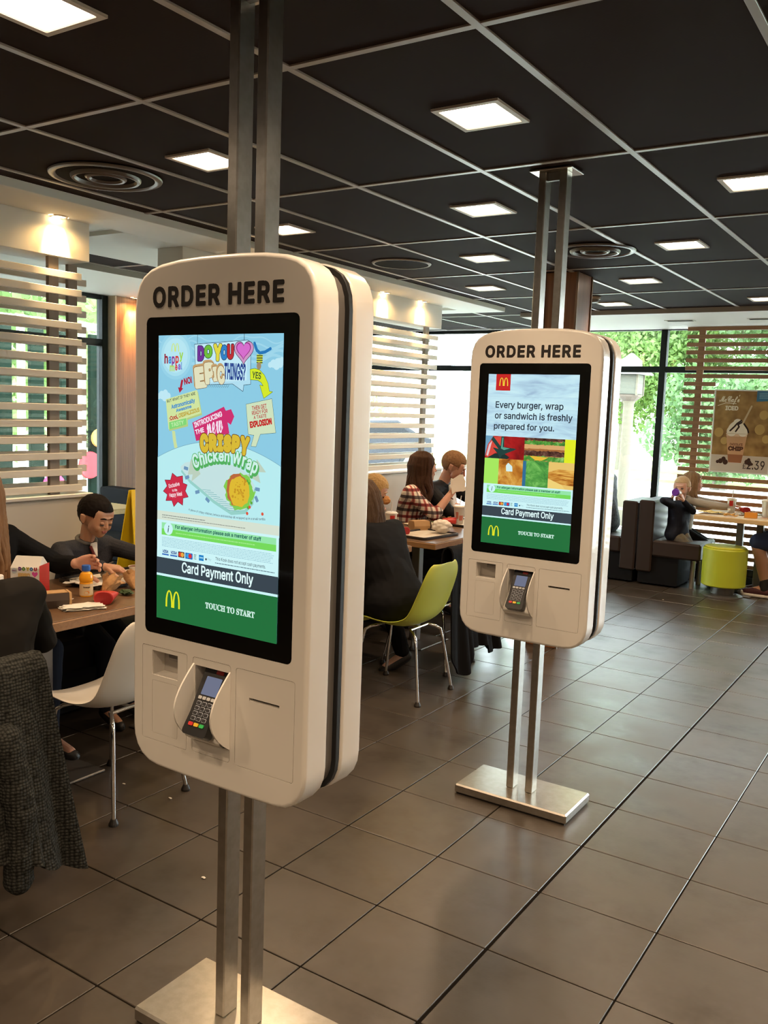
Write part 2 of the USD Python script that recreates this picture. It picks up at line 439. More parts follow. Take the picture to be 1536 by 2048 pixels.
vent_d = mt('vent_dark', (.014, .010, .008), .85, spec=.05)
vent_r = mt('vent_ring', (.10, .075, .055), .35, spec=.7)
def vent(x, y, R, label):
    t = thing('ceiling_vent', label, 'ceiling vent', (x, y, CZ - .003))
    obj('bowl', lathe([(.001, .0), (R * .96, .0), (R * .96, -.003), (.001, -.003)], 48), vent_d, t)
    for k, (a, dz) in enumerate(((.97, .010), (.60, .018), (.34, .014))):
        r = R * a; w = R * (.055 if k == 0 else .04)
        p = [(r + w, 0), (r + w * .8, -dz * .6), (r, -dz), (r - w, -dz * .9), (r - w * 1.8, -.001), (r - w, .0)]
        V = np.array([[(q * math.cos(a_), q * math.sin(a_), z) for a_ in np.arange(48) / 48 * 2 * PI] for q, z in p])
        obj('ring', fixn(grid_mesh(V, wrap_u=True, wrap_v=True)), vent_r, t, smooth=40)
vent(-3.21, 2.646, .232, 'round ringed air vent in the ceiling over the near slatted screen')
vent(-1.90, 5.05, .225, 'round ringed air vent in the ceiling behind the far kiosk pole')
t = thing('ceiling_speaker', 'flat round ceiling speaker with a pale rim by the soffit', 'speaker', (-3.22, 5.055, CZ - .002))
obj('grille', lathe([(.001, 0), (.180, 0), (.180, -.004), (.001, -.004)], 40), vent_d, t)
V = np.array([[(q * math.cos(a_), q * math.sin(a_), z) for a_ in np.arange(48) / 48 * 2 * PI] for q, z in ((.178, 0), (.178, -.007), (.190, -.007), (.196, 0))])
obj('rim', fixn(grid_mesh(V, wrap_u=True, wrap_v=True)), mt('speaker_rim', (.30, .25, .20), .5), t)
sm = text('SPEAKER', .011)
t = thing('smoke_detector', 'small round smoke detector on the ceiling by the column', 'smoke detector', (-2.62, 7.0, CZ - .002))
obj('base', lathe([(.001, 0), (.055, 0), (.055, -.018), (.001, -.018)], 24), trim_w, t)
obj('head', lathe([(.001, -.018), (.045, -.018), (.040, -.040), (.025, -.046), (.001, -.046)], 24), mt('detector_grey', (.16, .14, .12), .5), t)
for x, lb in ((-2.35, 'slim flush strip vent in the soffit beside the column'), (-1.62, 'slim flush strip vent in the soffit over the poster')):
    t = thing('soffit_vent', lb, 'vent', (x, 8.55, SZ))
    obj('slot', bx(-.12, .12, -.05, .05, -.003, .001), vent_d, t)
    obj('rim', cat_(bx(-.13, .13, -.06, -.05, -.005, .001), bx(-.13, .13, .05, .06, -.005, .001), bx(-.13, -.12, -.05, .05, -.005, .001), bx(.12, .13, -.05, .05, -.005, .001)), white, t)

# wall washers recessed in the soffit
gold = mt('lamp_lens', (.9, .8, .6), .3, emit=((1.0, .72, .38), 30.0))
def washer(y, label, x=-3.976, tilt=5.0, cone=22.0, power=1.0, z=SZ):
    t = thing('wall_washer', label, 'spotlight', (x, y, z), group='wall washer spotlights in the soffit')
    V = np.array([[(q * math.cos(a_), q * math.sin(a_), z) for a_ in np.arange(24) / 24 * 2 * PI] for q, z in ((.034, .001), (.034, -.005), (.046, -.004), (.048, .001))])
    obj('ring', fixn(grid_mesh(V, wrap_u=True, wrap_v=True)), trim_w, t)
    obj('lens', bx(-.015, .015, -.05, .05, -.0025, 0), gold, t)
    s = UsdLux.SphereLight.Define(stage, f'{t.GetPath()}/lamp_spill')      # the lamp's wide warm spill
    s.CreateRadiusAttr(.012); s.CreateNormalizeAttr(True); s.CreateIntensityAttr(SPOT * power * .075); s.CreateColorAttr(Gf.Vec3f(1.0, .60, .22))
    sh = UsdLux.ShapingAPI.Apply(s.GetPrim()); sh.CreateShapingConeAngleAttr(84.0); sh.CreateShapingConeSoftnessAttr(.6)
    s.AddTranslateOp().Set(Gf.Vec3d(.06, 0, -.03))
    for k, dy in enumerate((-.036, 0, .036)):       # three small emitters in one lamp
        s = UsdLux.SphereLight.Define(stage, f'{t.GetPath()}/lamp_{k}')
        s.CreateRadiusAttr(.010); s.CreateNormalizeAttr(True); s.CreateIntensityAttr(SPOT * power * .4); s.CreateColorAttr(Gf.Vec3f(1.0, .70, .36))
        sh = UsdLux.ShapingAPI.Apply(s.GetPrim()); sh.CreateShapingConeAngleAttr(cone); sh.CreateShapingConeSoftnessAttr(.6)
        s.AddTranslateOp().Set(Gf.Vec3d(0, dy, -.016)); s.AddRotateYOp().Set(tilt)
for y, lb in ((2.98, 'soffit spotlight washing the header of the near slatted screen'), (4.45, 'soffit spotlight hidden behind the near kiosk'),
              (6.02, 'soffit spotlight left of two washing the far screen header'), (6.60, 'soffit spotlight right of two washing the far screen header')):
    washer(y, lb)
washer(5.63, 'soffit spotlight shining down the timber-clad pier', x=-6.42, tilt=16.0, cone=18.0, power=2.6)

# slatted screens: header box, posts, slats on both faces
slat_w = mt('slat_cream', (.76, .70, .60), .5)
post_g = mt('slat_post_taupe', (.30, .25, .205), .6)
def screen(y0, y1, posts, label):
    t = thing('slatted_screen', label, 'slatted screen', (-4.0, 0, 0), group=None)
    obj('header_box', bx(-.215, 0, y0, y1 + .05, 2.336, SZ + .024, .003), white, t)
    for y in posts:
        obj('post', bx(-.05, -.026, y - .031, y + .031, 1.10, 2.34, .002), post_g, t)
        obj('post', bx(-.190, -.166, y + .195, y + .255, 1.10, 2.34, .002), post_g, t)
    for k in range(14):
        z = 2.252 - k * .0857
        obj('slat', bx(-.026, 0, y0, y1, z - .018, z + .018, .002), slat_w, t)
        obj('slat', bx(-.216, -.190, y0, y1 + .18, z - .018, z + .018, .002), slat_w, t)
screen(.95, 3.14, (1.2, 2.2, 2.985), 'cream slatted screen with header box behind the boy')
screen(3.86, 6.93, (3.95, 5.4, 6.78), 'cream slatted screen with header box beyond the near kiosk')
# half walls that carry the screens
dado = mt('half_wall_white', (.60, .55, .47), .6)
sill = mt('half_wall_cap', (.72, .70, .66), .35)
for k, (a, b, lb) in enumerate(((.5, 3.19, 'white half wall under the near slatted screen'), (3.80, 7.10, 'white half wall under the far slatted screen'))):
    t = thing('half_wall', lb, 'half wall', kind='structure')
    obj('panel', bx(-4.215, -4.0, a, b, 0, 1.085, .004), dado, t)
    obj('cap', bx(-4.23, -3.985, a, b + .012, 1.085, 1.106, .004), sill, t)
# ---------------------------------------------------------------- the two ordering kiosks
kwhite = mt('kiosk_white', (.74, .71, .66), .32, coat=.3, bump=(500, .02, .0005))
kgrey = mt('kiosk_core_grey', (.16, .15, .14), .4, .2)
kblack = mt('kiosk_gasket_black', (.012, .012, .012), .5)
kglass = mt('kiosk_black_glass', (.003, .003, .003), .06, spec=.5)
ink = mt('print_black', (.016, .013, .012), .5)
steel = mt('brushed_steel', (.52, .49, .44), .28, 1., noise=(40, (.46, .43, .38)))
term_b = mt('terminal_black', (.012, .012, .013), .35)
key_rim = mt('key_rim_grey', (.42, .45, .52), .4)
key_b = mt('key_black', (.02, .02, .024), .4)
slotm = mt('slot_dark', (.05, .035, .02), .6)

half = [(0, 1.953), (.06, 1.9527), (.13, 1.9495), (.19, 1.942), (.225, 1.932), (.25, 1.917), (.266, 1.897), (.276, 1.868), (.279, 1.835), (.279, 1.3), (.279, .80),
        (.276, .773), (.266, .748), (.248, .727), (.222, .713), (.19, .7075), (.10, .706), (0, .7055)]
outline = np.array(half + [(-x, z) for x, z in half[-2:0:-1]])
def inset(P, d):
    e = np.roll(P, -1, 0) - P; n = np.c_[e[:, 1], -e[:, 0]]; n /= np.linalg.norm(n, axis=1, keepdims=True)
    v = n + np.roll(n, 1, 0); v /= np.linalg.norm(v, axis=1, keepdims=True)
    return P + v * d / np.maximum((v * n).sum(1), .5)[:, None]
def slab_rings(y0, y1, r, grow=0.0):
    """The kiosk outline as a body from y0 to y1 with rounded edges of radius r."""
    rings = []
    for k in range(5):
        a = k / 4 * PI / 2
        rings.append((y0 + r * (1 - math.sin(a)), r * (1 - math.cos(a))))
    rings = rings[::-1]                      # front: inset r at y0 first
    rr = [(y0 + r * (1 - math.sin(a)), r * (1 - math.cos(a))) for a in np.linspace(0, PI / 2, 5)][::-1] + [(y1 - r * (1 - math.sin(a)), r * (1 - math.cos(a))) for a in np.linspace(0, PI / 2, 5)]
    c = inset(outline, .05).mean(0)
    area = Polygon(outline).area
    s = 1 if Polygon(inset(outline, .02)).area < area else -1
    out = []
    for y, d in rr:
        P = inset(outline, s * (d - grow))
        out.append(np.c_[P[:, 0], np.full(len(P), y), P[:, 1]])
    return loft(out)
def MF(m):
    m = fixn(m)
    if m.volume < 0: m.invert()
    return Manifold(m3.Mesh(np.asarray(m.vertices, np.float32), np.asarray(m.faces, np.uint32)))
def xz(poly, y, h):
    """A shape drawn in x and z, given depth from y to y + h."""
    m = extr(poly, h); m.apply_transform(trimesh.transformations.rotation_matrix(PI / 2, (1, 0, 0))); m.apply_translation((0, y + h, 0)); return m
def rrect(x0, z0, x1, z1, r): return sbox(x0 + r, z0 + r, x1 - r, z1 - r).buffer(r, quad_segs=4)
FACE = -.110
body_front = slab_rings(FACE, -.025, .011)
SX, SZT = -.19223, 1.7753        # top left corner of the lit area
GLASS = rrect(SX - .0416, SZT - .6839 - .041, -SX + .0416, SZT + .042, .014)
cut = [xz(GLASS.buffer(.0008), FACE - .01, .014)]
panels = {'access_panel': rrect(-.242, .776, -.088, 1.015, .004), 'reader_panel': rrect(-.067, .780, .054, 1.014, .006), 'receipt_panel': rrect(.072, .780, .246, 1.013, .006)}
for p in panels.values(): cut.append(xz(p.buffer(.0011), FACE - .01, .013))
cut.append(bx(-.207, -.120, FACE - .01, FACE + .045, .944, 1.005))
cut.append(bx(.113, .203, FACE - .01, FACE + .03, .9435, .9505))
cut.append(bx(-.060, .048, FACE - .01, FACE + .055, .83, .996))
bf = MF(body_front)
for c in cut: bf = bf - MF(c)
body_front = TM(bf)
body_back = move(slab_rings(FACE, -.025, .011), (0, 0, 0), rz=180)
def ring_plate(poly, y, h): return xz(poly, y, h)
ap = panels['access_panel'].difference(sbox(-.208, .9435, -.119, 1.0055))
apd = rrect(-.207, .795, -.119, .930, .004)
acc = MF(xz(ap, FACE + .0002, .0025)) - MF(xz(apd.buffer(.0006).difference(apd.buffer(-.0006)), FACE - .001, .0022))
rdr = panels['reader_panel'].difference(sbox(-.060, .83, .048, .996))
rcp = panels['receipt_panel'].difference(sbox(.113, .9435, .203, .9505))
# hood: two crescent fins and the sloping shelf between them
def fin(x):
    a = np.linspace(0, 1, 14)
    z = .999 - .188 * a
    y = FACE - .064 * np.sin(PI * a ** 1.12) ** .85
    P = [(yy, zz) for yy, zz in zip(y, z)]
    poly = Polygon(P + [(FACE + .004, .811), (FACE + .004, .999)])
    m = extr(poly, .0045)                       # in (y, z), thickness along x
    M = np.array([[0, 0, 1, 0], [1, 0, 0, 0], [0, 1, 0, 0], [0, 0, 0, 1.]])
    m.apply_transform(M); m.apply_translation((x, 0, 0)); return m
fins = (fin(-.0665), fin(.0505))
n_ = 12
shelf_c = [(FACE + .050, .996), (FACE + .047, .97), (FACE + .030, .925), (FACE + .006, .885), (FACE - .014, .858), (FACE - .026, .845), (FACE - .031, .836), (FACE - .028, .828), (FACE - .016, .819), (FACE + .002, .812)]
V = np.array([[(x, y, z) for x in (-.062, .0505)] for y, z in shelf_c])
shelf_ = grid_mesh(V)
shelf2 = grid_mesh(V + np.array([0, .003, .0])); shelf2.invert()
shelf_ = cat_(shelf_, shelf2)
# card terminal, built upright and then leaned back
def place_term(m): return move(move(m, s=1.04, rx=-31), (-.004, FACE - .008, .916))
def tp(w0, w1, z0, z1):
    return Polygon([(-w0, z0), (w0, z0), (w1, z1), (-w1, z1)]).buffer(.009, quad_segs=4)
tbody = cat_(xz(unary_union([tp(.027, .024, -.072, -.03), tp(.024, .027, -.03, .035), tp(.027, .028, .035, .074)]), -.013, .024))
keys = []
for r_ in range(4):
    for c_ in range(3): keys.append((-.021 + c_ * .0165 + .0045, -.008 - r_ * .0118))

class Art:
    """Flat print on the lit display, drawn in millimetres from its top left corner, each colour a sheet just proud of the last."""
    def __init__(s, root): s.root, s.n = root, 0
    def put(s, name, shape, m, label=None):
        if shape.is_empty: return None
        s.n += 1
        sh = affinity.affine_transform(shape, [.001, 0, 0, -.001, SX, SZT])
        me = sheet(sh); V = me.vertices.copy()
        me = trimesh.Trimesh(np.c_[V[:, 0], np.full(len(V), FACE - .0004 - .000009 * s.n), V[:, 1]], me.faces, process=False)
        if me.face_normals[:, 1].mean() > 0: me.invert()
        return obj(name, me, m, s.root, label=label)
def T(s, x0, y0, x1, y1, bold=0, rot=0, shear=0.0, mono=False):
    """Text fitted to a box in display millimetres (y down)."""
    sh = text(s, 1.0, bold, shear=shear, mono=mono)
    sh = affinity.scale(sh, 1, -1, origin=(0, 0))
    sh = fit(sh, x0, y0, x1, y1)
    return affinity.rotate(sh, rot, origin='center') if rot else sh
def line_text(s, p0, p1, h, bold=0):
    """Text along p0-p1 (baseline), h tall."""
    (x0, y0), (x1, y1) = p0, p1
    L = math.hypot(x1 - x0, y1 - y0)
    sh = affinity.scale(text(s, h, bold), 1, -1, origin=(0, 0))
    a, b, c, d = sh.bounds
    sh = affinity.affine_transform(sh, [L / (c - a), 0, 0, 1, -a * L / (c - a), 0])
    return affinity.translate(affinity.rotate(sh, math.degrees(math.atan2(y1 - y0, x1 - x0)), origin=(0, 0)), x0, y0)
def dashes(x0, y0, x1, y1, rows, h, seed, ragged=.15, sk=0.0):
    """Lines of print too small to read."""
    R = np.random.default_rng(seed); out = []
    for k in range(rows):
        y = y0 + (y1 - y0) * k / max(rows - 1, 1); x = x0; end = x1 - R.random() * ragged * (x1 - x0)
        while x < end:
            w = min(2 + R.random() * 7, end - x); out.append(sbox(x, y, x + w, y + h)); x += w + 1.1
    return unary_union(out)
C8 = lambda *c: glow('screen_%02x%02x%02x' % c, lin(*c), 1.0)
WHITE, NAVY = C8(205, 245, 248), C8(38, 48, 66)
GREEN, LIME, PALE = C8(34, 112, 60), C8(118, 218, 92), C8(150, 230, 170)
CHAR, YEL = C8(58, 70, 80), C8(225, 226, 40)
def common(a, dy=0):
    """The lower half, the same on both kiosks."""
    a.put('notice_field', sbox(0, 440 + dy, 384.5, 535), WHITE)
    a.put('allergen_strip', sbox(16, 446 + dy, 377, 476), PALE)
    a.put('allergen_band', sbox(16, 461 + dy, 377, 476), LIME)
    a.put('info_disc', Point(39, 460).buffer(15), WHITE)
    a.put('info_letter', T('i', 36.5, 452, 41.5, 469, 3, shear=.25), NAVY)
    a.put('allergen_text', T('For allergen information please ask a member of staff', 62, 448, 333, 459.5, 3), C8(28, 96, 88))
    a.put('address_line', dashes(64, 466.5, 350, 466.5, 1, 2.6, 5), C8(160, 234, 140))
    a.put('small_print', dashes(17, 482, 374, 503, 7, 1.0, 6, .05), C8(140, 182, 200))
    for x0, x1, c in ((18, 41, C8(60, 110, 190)), (46, 70, C8(60, 110, 190))):
        a.put('card_logo', T('VISA', x0 + 2, 512.5, x1 - 2, 520, 4, shear=.2), C8(30, 60, 140))
        a.put('card_logo', sbox(x0, 522, x1, 525.5), c)
    a.put('card_logo', rrect(73, 511, 94, 525, 1.5), C8(70, 60, 60)); a.put('card_logo', Point(80, 518).buffer(5.5), C8(225, 60, 40)); a.put('card_logo', Point(87, 518).buffer(5.5), C8(235, 170, 70))
    a.put('card_logo', rrect(97, 511, 121, 525.5, 1.5), C8(40, 110, 190)); a.put('card_logo', Point(105, 518).buffer(5.5), C8(60, 160, 220)); a.put('card_logo', Point(113, 518).buffer(5.5), C8(220, 50, 60))
    a.put('card_logo', dashes(125, 512, 134, 522, 4, 1.6, 8), C8(110, 150, 140))
    a.put('card_logo', sbox(142, 511, 157, 524.5), C8(40, 130, 200)); a.put('card_logo', sbox(143.5, 515.5, 155.5, 519), C8(150, 210, 235))
    a.put('card_logo', Point(165, 519).buffer(2.6), C8(50, 60, 70)); a.put('card_logo', T('Pay', 170, 515, 182, 522), C8(150, 190, 200))
    a.put('kiosk_text', T('This Kiosk does not accept cash payments.', 195, 509.5, 348, 519.5), NAVY)
    a.put('payment_line', dashes(194, 523, 374, 523, 1, 1.7, 9, 0), C8(92, 116, 130))
    a.put('payment_bar', sbox(0, 532, 384.5, 571.5), CHAR)
    a.put('payment_text', T('Card Payment Only', 86, 535, 312, 567, 3), C8(225, 250, 250))
    a.put('white_rule', sbox(0, 571.5, 384.5, 577.5), WHITE)
    a.put('green_field', sbox(0, 577.5, 384.5, 684), GREEN)
    ar = affinity.affine_transform(arches(), [50, 0, 0, -48, 56, 652])
    a.put('arches_logo', ar, YEL)
    a.put('touch_text', T('TOUCH TO START', 164.5, 621, 318.5, 636, 3, mono='serif'), C8(205, 238, 225))

def kiosk(loc, label, art):
    t = thing('ordering_kiosk', label, 'ordering kiosk', loc)
    obj('front_body', body_front, kwhite, t, smooth=35)
    obj('back_body', body_back, kwhite, t, smooth=35)
    obj('back_glass', xz(GLASS, -FACE - .0005, .003), kglass, t)
    obj('core', slab_rings(-.030, .030, .002, -.016), kgrey, t, smooth=35)
    obj('gasket', slab_rings(.012, .0262, .001, -.004), kblack, t, smooth=35)
    g = obj('screen_glass', xz(GLASS, FACE + .0003, .0035), kglass, t)
    d = obj('display', xz(sbox(SX + .0015, SZT - .6825, -SX - .0015, SZT - .0015), FACE - .0003, .0008), C8(150, 208, 230), t, label='lit portrait display')
    art(Art(d.GetPath()))
    ot = affinity.translate(fit(spaced('ORDER HERE', 5, .80, .155), -.2125, 1.8395, .1905, 1.889), 0, 0)
    for q in sorted(ot.geoms, key=lambda g: g.bounds[0]): obj('letter', xz(q, FACE - .0004, .0006), ink, t)
    obj('access_panel', TM(acc), kwhite, t); obj('reader_panel', xz(rdr, FACE + .0002, .0025), kwhite, t); obj('receipt_panel', xz(rcp, FACE + .0002, .0025), kwhite, t)
    sw = obj('scanner_window', cat_(bx(-.207, -.120, FACE + .040, FACE + .0445, .9445, 1.0045)), mt('scanner_back', (.42, .39, .35), .4), t)
    obj('scanner_head', bx(-.165, -.121, FACE + .012, FACE + .040, .985, 1.0045, .003), mt('scanner_grey', (.2, .18, .16), .4), sw.GetPath())
    obj('receipt_slot', bx(.1135, .2025, FACE + .012, FACE + .0295, .9437, .9503), slotm, t)
    [obj('hood_fin', q, kwhite, t, smooth=30) for q in fins]; obj('reader_shelf', shelf_, kwhite, t, smooth=60)
    ct = obj('card_terminal', place_term(tbody), term_b, t, smooth=30, label='black card terminal with keypad')
    cp = ct.GetPath()
    def K(name, m, mat_): obj(name, place_term(m), mat_, cp)
    K('terminal_screen', xz(rrect(-.022, .012, .024, .055, .002), -.0142, .002), glow('terminal_lcd', lin(120, 126, 150), .8))
    K('brand_patch', xz(rrect(.0, .0635, .022, .072, .002), -.0142, .002), mt('red_patch', (.35, .02, .015), .4))
    for x in (-.0195, -.0065, .0065, .0195): K('function_key', xz(rrect(x - .0052, .001, x + .0052, .0085, .002), -.0145, .003), mt('key_silver', (.45, .46, .47), .4))
    for x, z in keys:
        K('key_rim', xz(rrect(x - .0064, z - .0046, x + .0064, z + .0046, .002), -.0143, .002), key_rim)
        K('key', xz(rrect(x - .0052, z - .0034, x + .0052, z + .0034, .0015), -.0152, .003), key_b)
    for x, c in zip((-.0165, 0, .0165), ((.62, .03, .03), (.75, .48, .03), (.03, .45, .10))):
        K('colour_key', xz(rrect(x - .0066, -.0605, x + .0066, -.0525, .002), -.0155, .003), mt('key_%02d' % int(c[0] * 99), c, .4))
    for x in (-.043, .043):
        obj('pole', bx(x - .0155, x + .0155, -.027, .027, .044, CZ - .008, .003), steel, t)
    obj('base_plate', bx(-.250, .252, -.130, .138, .004, .044, .006), steel, t)
    obj('base_pad', bx(-.243, .245, -.123, .131, .0005, .004), kblack, t)
    obj('ceiling_plate', bx(-.088, .088, -.055, .075, CZ - .010, CZ - .002, .002), steel, t)
    obj('pole_bracket', cat_(bx(-.028, .028, -.008, .008, CZ - .04, CZ - .010)), kgrey, t)
    return t

def art1(a):
    P = Polygon
    a.put('sky', sbox(0, 0, 384.5, 445), C8(140, 203, 228))
    waves = []
    for k in range(5):
        xs = np.linspace(0, 384, 70); ys = 12 + k * 11 + 7 * np.sin(xs / 26 + k * .8) + 3 * np.sin(xs / 11 + k)
        waves.append(LineString(np.c_[xs, ys]).buffer(1.5 + .4 * k))
    a.put('sky_waves', unary_union(waves).intersection(sbox(0, 0, 384, 70)), C8(158, 214, 234))
    for r, c in ((56, (150, 210, 232)), (48, (168, 222, 238)), (40, (182, 230, 242))): a.put('logo_ring', Point(57, 47).buffer(r).intersection(sbox(0, 0, 384, 200)), C8(*c))
    cl = lambda x, y, s: unary_union([Point(x + s * dx, y + s * dy).buffer(s * r) for dx, dy, r in ((0, 0, .5), (.6, -.2, .45), (1.1, .1, .4), (-.5, .15, .35), (.5, .25, .5))])
    for q in (cl(357, 65, 18).union(cl(372, 60, 14)), cl(12, 140, 20)): a.put('cloud', q.intersection(sbox(0, 0, 384.5, 300)), C8(190, 232, 244))
    # round logo with its lettering
    ar = affinity.affine_transform(arches(), [26, 0, 0, -22, 56, 38]); a.put('logo_arches', ar, C8(205, 230, 130))
    for s, x0, y0, x1, y1, c in (('h', 20, 43, 32, 66, (150, 50, 70)), ('a', 34, 49, 43, 66, (60, 140, 210)), ('p', 45, 49, 55, 72, (140, 60, 150)), ('p', 57, 48, 68, 70, (215, 60, 60)), ('y', 70, 40, 82, 62, (160, 215, 80)),
                                 ('m', 38, 70, 54, 84, (180, 215, 110)), ('e', 56, 69, 64, 82, (215, 70, 70)), ('a', 66, 67, 74, 80, (130, 90, 190)), ('l', 76, 62, 79, 80, (70, 120, 200))):
        a.put('logo_letter', T(s, x0, y0, x1, y1, 4), C8(*c))
    # speech board on strings
    a.put('board_string', unary_union([sbox(127.5, 0, 128.7, 24), sbox(271, 0, 272.2, 18)]), NAVY)
    bd = P([(119, 22), (281, 14), (291, 19), (292, 110), (272, 112), (270, 126), (239, 110), (126, 114)])
    a.put('board_outline', bd.buffer(1.0), NAVY); a.put('speech_board', bd, C8(176, 222, 240))
    a.put('board_face', P([(120.5, 23.5), (280, 15.5), (281, 102), (126.5, 111)]), C8(196, 234, 246))
    a.put('board_hatching', unary_union([LineString([(150 + k * 6, 113), (145 + k * 6, 119)]).buffer(.35) for k in range(14)]), NAVY)
    for s, x0, y0, x1, y1, c in (('D', 129, 25, 150, 60, (112, 52, 150)), ('O', 150, 24, 175, 53, (110, 190, 60)), ('Y', 179, 21, 205, 60, (225, 215, 70)), ('O', 202, 24, 222, 57, (50, 130, 200)), ('U', 221, 22, 241, 56, (190, 50, 55))):
        L = T(s, x0, y0, x1, y1, 10)
        a.put('letter_outline', L.buffer(1.3), NAVY); a.put('headline_letter', L, C8(*c))
    hb = lambda cx, cy, s: P([(cx + s * 16 * math.sin(q) ** 3, cy - s * (13 * math.cos(q) - 5 * math.cos(2 * q) - 2 * math.cos(3 * q) - math.cos(4 * q))) for q in np.linspace(0, 2 * PI, 60)])
    big = hb(271, 38, 1.75)
    a.put('heart_outline', big.buffer(1.2), NAVY); a.put('heart_rim', big, C8(206, 150, 196)); a.put('heart_line', hb(270, 35, 1.35), C8(150, 40, 130)); a.put('heart', hb(270, 35, 1.2), C8(214, 110, 205))
    for s, x0, y0, x1, y1 in (('E', 120, 72, 158, 122), ('P', 152, 62, 186, 112), ('I', 178, 72, 193, 106), ('C', 192, 70, 215, 112)):
        L = T(s, x0, y0, x1, y1, 9, rot=-7)
        a.put('letter_shade', affinity.translate(L.buffer(1.8), -2, -4), C8(196, 160, 110)); a.put('letter_outline', L.buffer(1.0), C8(120, 84, 50)); a.put('headline_letter', L, C8(226, 224, 190))
    a.put('headline_word', T('THINGS?', 213, 64, 277, 102, 4, rot=2), C8(40, 66, 140))
    # upside-down acrobat: trousers, striped jersey, head
    a.put('acrobat_trousers', unary_union([LineString([(302, 21), (309, 36), (318, 42)]).buffer(3.6), LineString([(348, 33), (333, 40), (318, 42)]).buffer(3.4)]), C8(40, 120, 185))
    a.put('acrobat_jersey', P([(309, 45), (327, 46), (325, 66), (309, 64)]), C8(205, 214, 60))
    a.put('jersey_stripes', unary_union([sbox(309, 47 + 5 * k, 326.5, 49 + 5 * k) for k in range(4)]), C8(40, 60, 50))
    a.put('acrobat_head', affinity.scale(Point(316, 70).buffer(6.5), 1, 1.25), C8(160, 140, 110))
    ya = P([(291, 78), (304, 76), (318, 79), (332, 90), (343, 108), (347, 125), (356, 126), (332, 140), (320, 112), (330, 114), (324, 106), (314, 101), (292, 100)])
    a.put('arrow_outline', ya.buffer(.9), C8(90, 120, 30)); a.put('yes_arrow', ya, C8(212, 232, 44)); a.put('yes_text', T('YES', 297, 83, 323, 98, 3, rot=6), C8(70, 90, 50))
    a.put('no_text', T('NO!', 86, 97, 112, 113, 5, rot=-12), C8(176, 36, 60)); a.put('no_arrow', unary_union([LineString([(80, 106), (76, 122)]).buffer(3.2), P([(67, 121), (84, 123), (72, 134)])]), C8(176, 36, 60))
    sg = P([(26, 150), (129, 126), (143, 179), (97, 192), (98, 207), (36, 221)])
    a.put('sign_edge', affinity.translate(sg, 3, 4), C8(180, 205, 130)); a.put('left_sign', sg, C8(208, 228, 160))
    a.put('sign_text', line_text('BUT WHAT IF THEY ARE', (31, 158), (124, 137), 6.5, 1), NAVY)
    a.put('sign_text', line_text('Astronomically', (46, 172), (123, 154), 9, 4), C8(60, 140, 205)); a.put('sign_text', line_text('Awesome', (62, 179), (112, 167), 7, 4), C8(60, 140, 205))
    a.put('sign_text', line_text(':Cool,', (40, 200), (68, 193), 9, 4), C8(190, 40, 50)); a.put('sign_text', line_text('CRISPALICIOUS', (71, 192), (138, 175), 9, 4), C8(190, 160, 50))
    a.put('tasty_patch', P([(38, 204), (95, 192), (97, 207), (39, 221)]), C8(130, 215, 120)); a.put('sign_text', line_text('TASTY', (46, 215), (88, 206), 9, 4), C8(190, 236, 170))
    a.put('left_arrow', P([(48, 224), (58, 224), (63, 250), (70, 271), (84, 292), (92, 288), (91, 302), (72, 301), (79, 296), (66, 278), (56, 262), (51, 244)]), C8(202, 222, 160))
    rs = P([(281, 155), (355, 141), (366, 204), (368, 214), (324, 219), (312, 247), (298, 247), (306, 222), (289, 221)])
    a.put('sign_edge', rs.buffer(.9), C8(90, 120, 120)); a.put('right_sign', rs, C8(206, 226, 190))
    for s, p, q, h in (('THEN GET', (299, 168), (341, 161), 9), ('READY FOR', (299, 178), (344, 171), 8), ('A TASTE', (304, 187), (341, 181), 7)): a.put('sign_text', line_text(s, p, q, h, 2), C8(185, 50, 60))
    a.put('sign_text', line_text('EXPLOSION', (294, 206), (357, 195), 12, 7), C8(196, 40, 40))
    # the hill and the wrap
    xs = np.linspace(0, 384.5, 40); hill = P(list(np.c_[xs, 243 + ((xs - 195) / 195) ** 2 * 46]) + [(384.5, 445), (0, 445)])
    a.put('hill', hill, C8(184, 236, 240)); a.put('hill_line', LineString(np.c_[xs, 243 + ((xs - 195) / 195) ** 2 * 46]).buffer(.6), C8(120, 170, 190))
    a.put('warm_foot', sbox(0, 418, 384.5, 445), C8(214, 226, 210))
    pk = P([(115, 202), (214, 162), (220, 171), (236, 167), (246, 183), (236, 202), (226, 197), (232, 222), (128, 244)])
    a.put('pink_flag', pk, C8(206, 50, 112)); a.put('flag_text', line_text('INTRODUCING', (123, 213), (210, 183), 11, 5), C8(245, 225, 240)); a.put('flag_text', line_text('THE', (126, 229), (154, 221), 10, 5), C8(245, 225, 240))
    a.put('flag_text', T('new', 160, 197, 212, 226, 1, rot=-14, mono='script'), C8(245, 225, 240))
    wr = P([(82, 309), (95, 300), (120, 296), (206, 289), (264, 300), (290, 316), (306, 335), (302, 366), (280, 388), (240, 394), (185, 372), (149, 352), (110, 332)]).buffer(4)
    a.put('wrap_shadow', affinity.translate(wr, 2, 9).intersection(sbox(0, 0, 384, 430)), C8(150, 208, 200)); a.put('tortilla', wr, C8(196, 226, 226))
    rg = np.random.default_rng(3)
    blob = lambda pts, j: P([(x + rg.normal() * j, y + rg.normal() * j) for x, y in pts]).buffer(3).buffer(-1.5)
    let = [(224 + 42 * (1 + math.cos(q)) * 1.0, 352 + 40 * math.sin(q)) for q in np.linspace(0, 2 * PI, 34)]
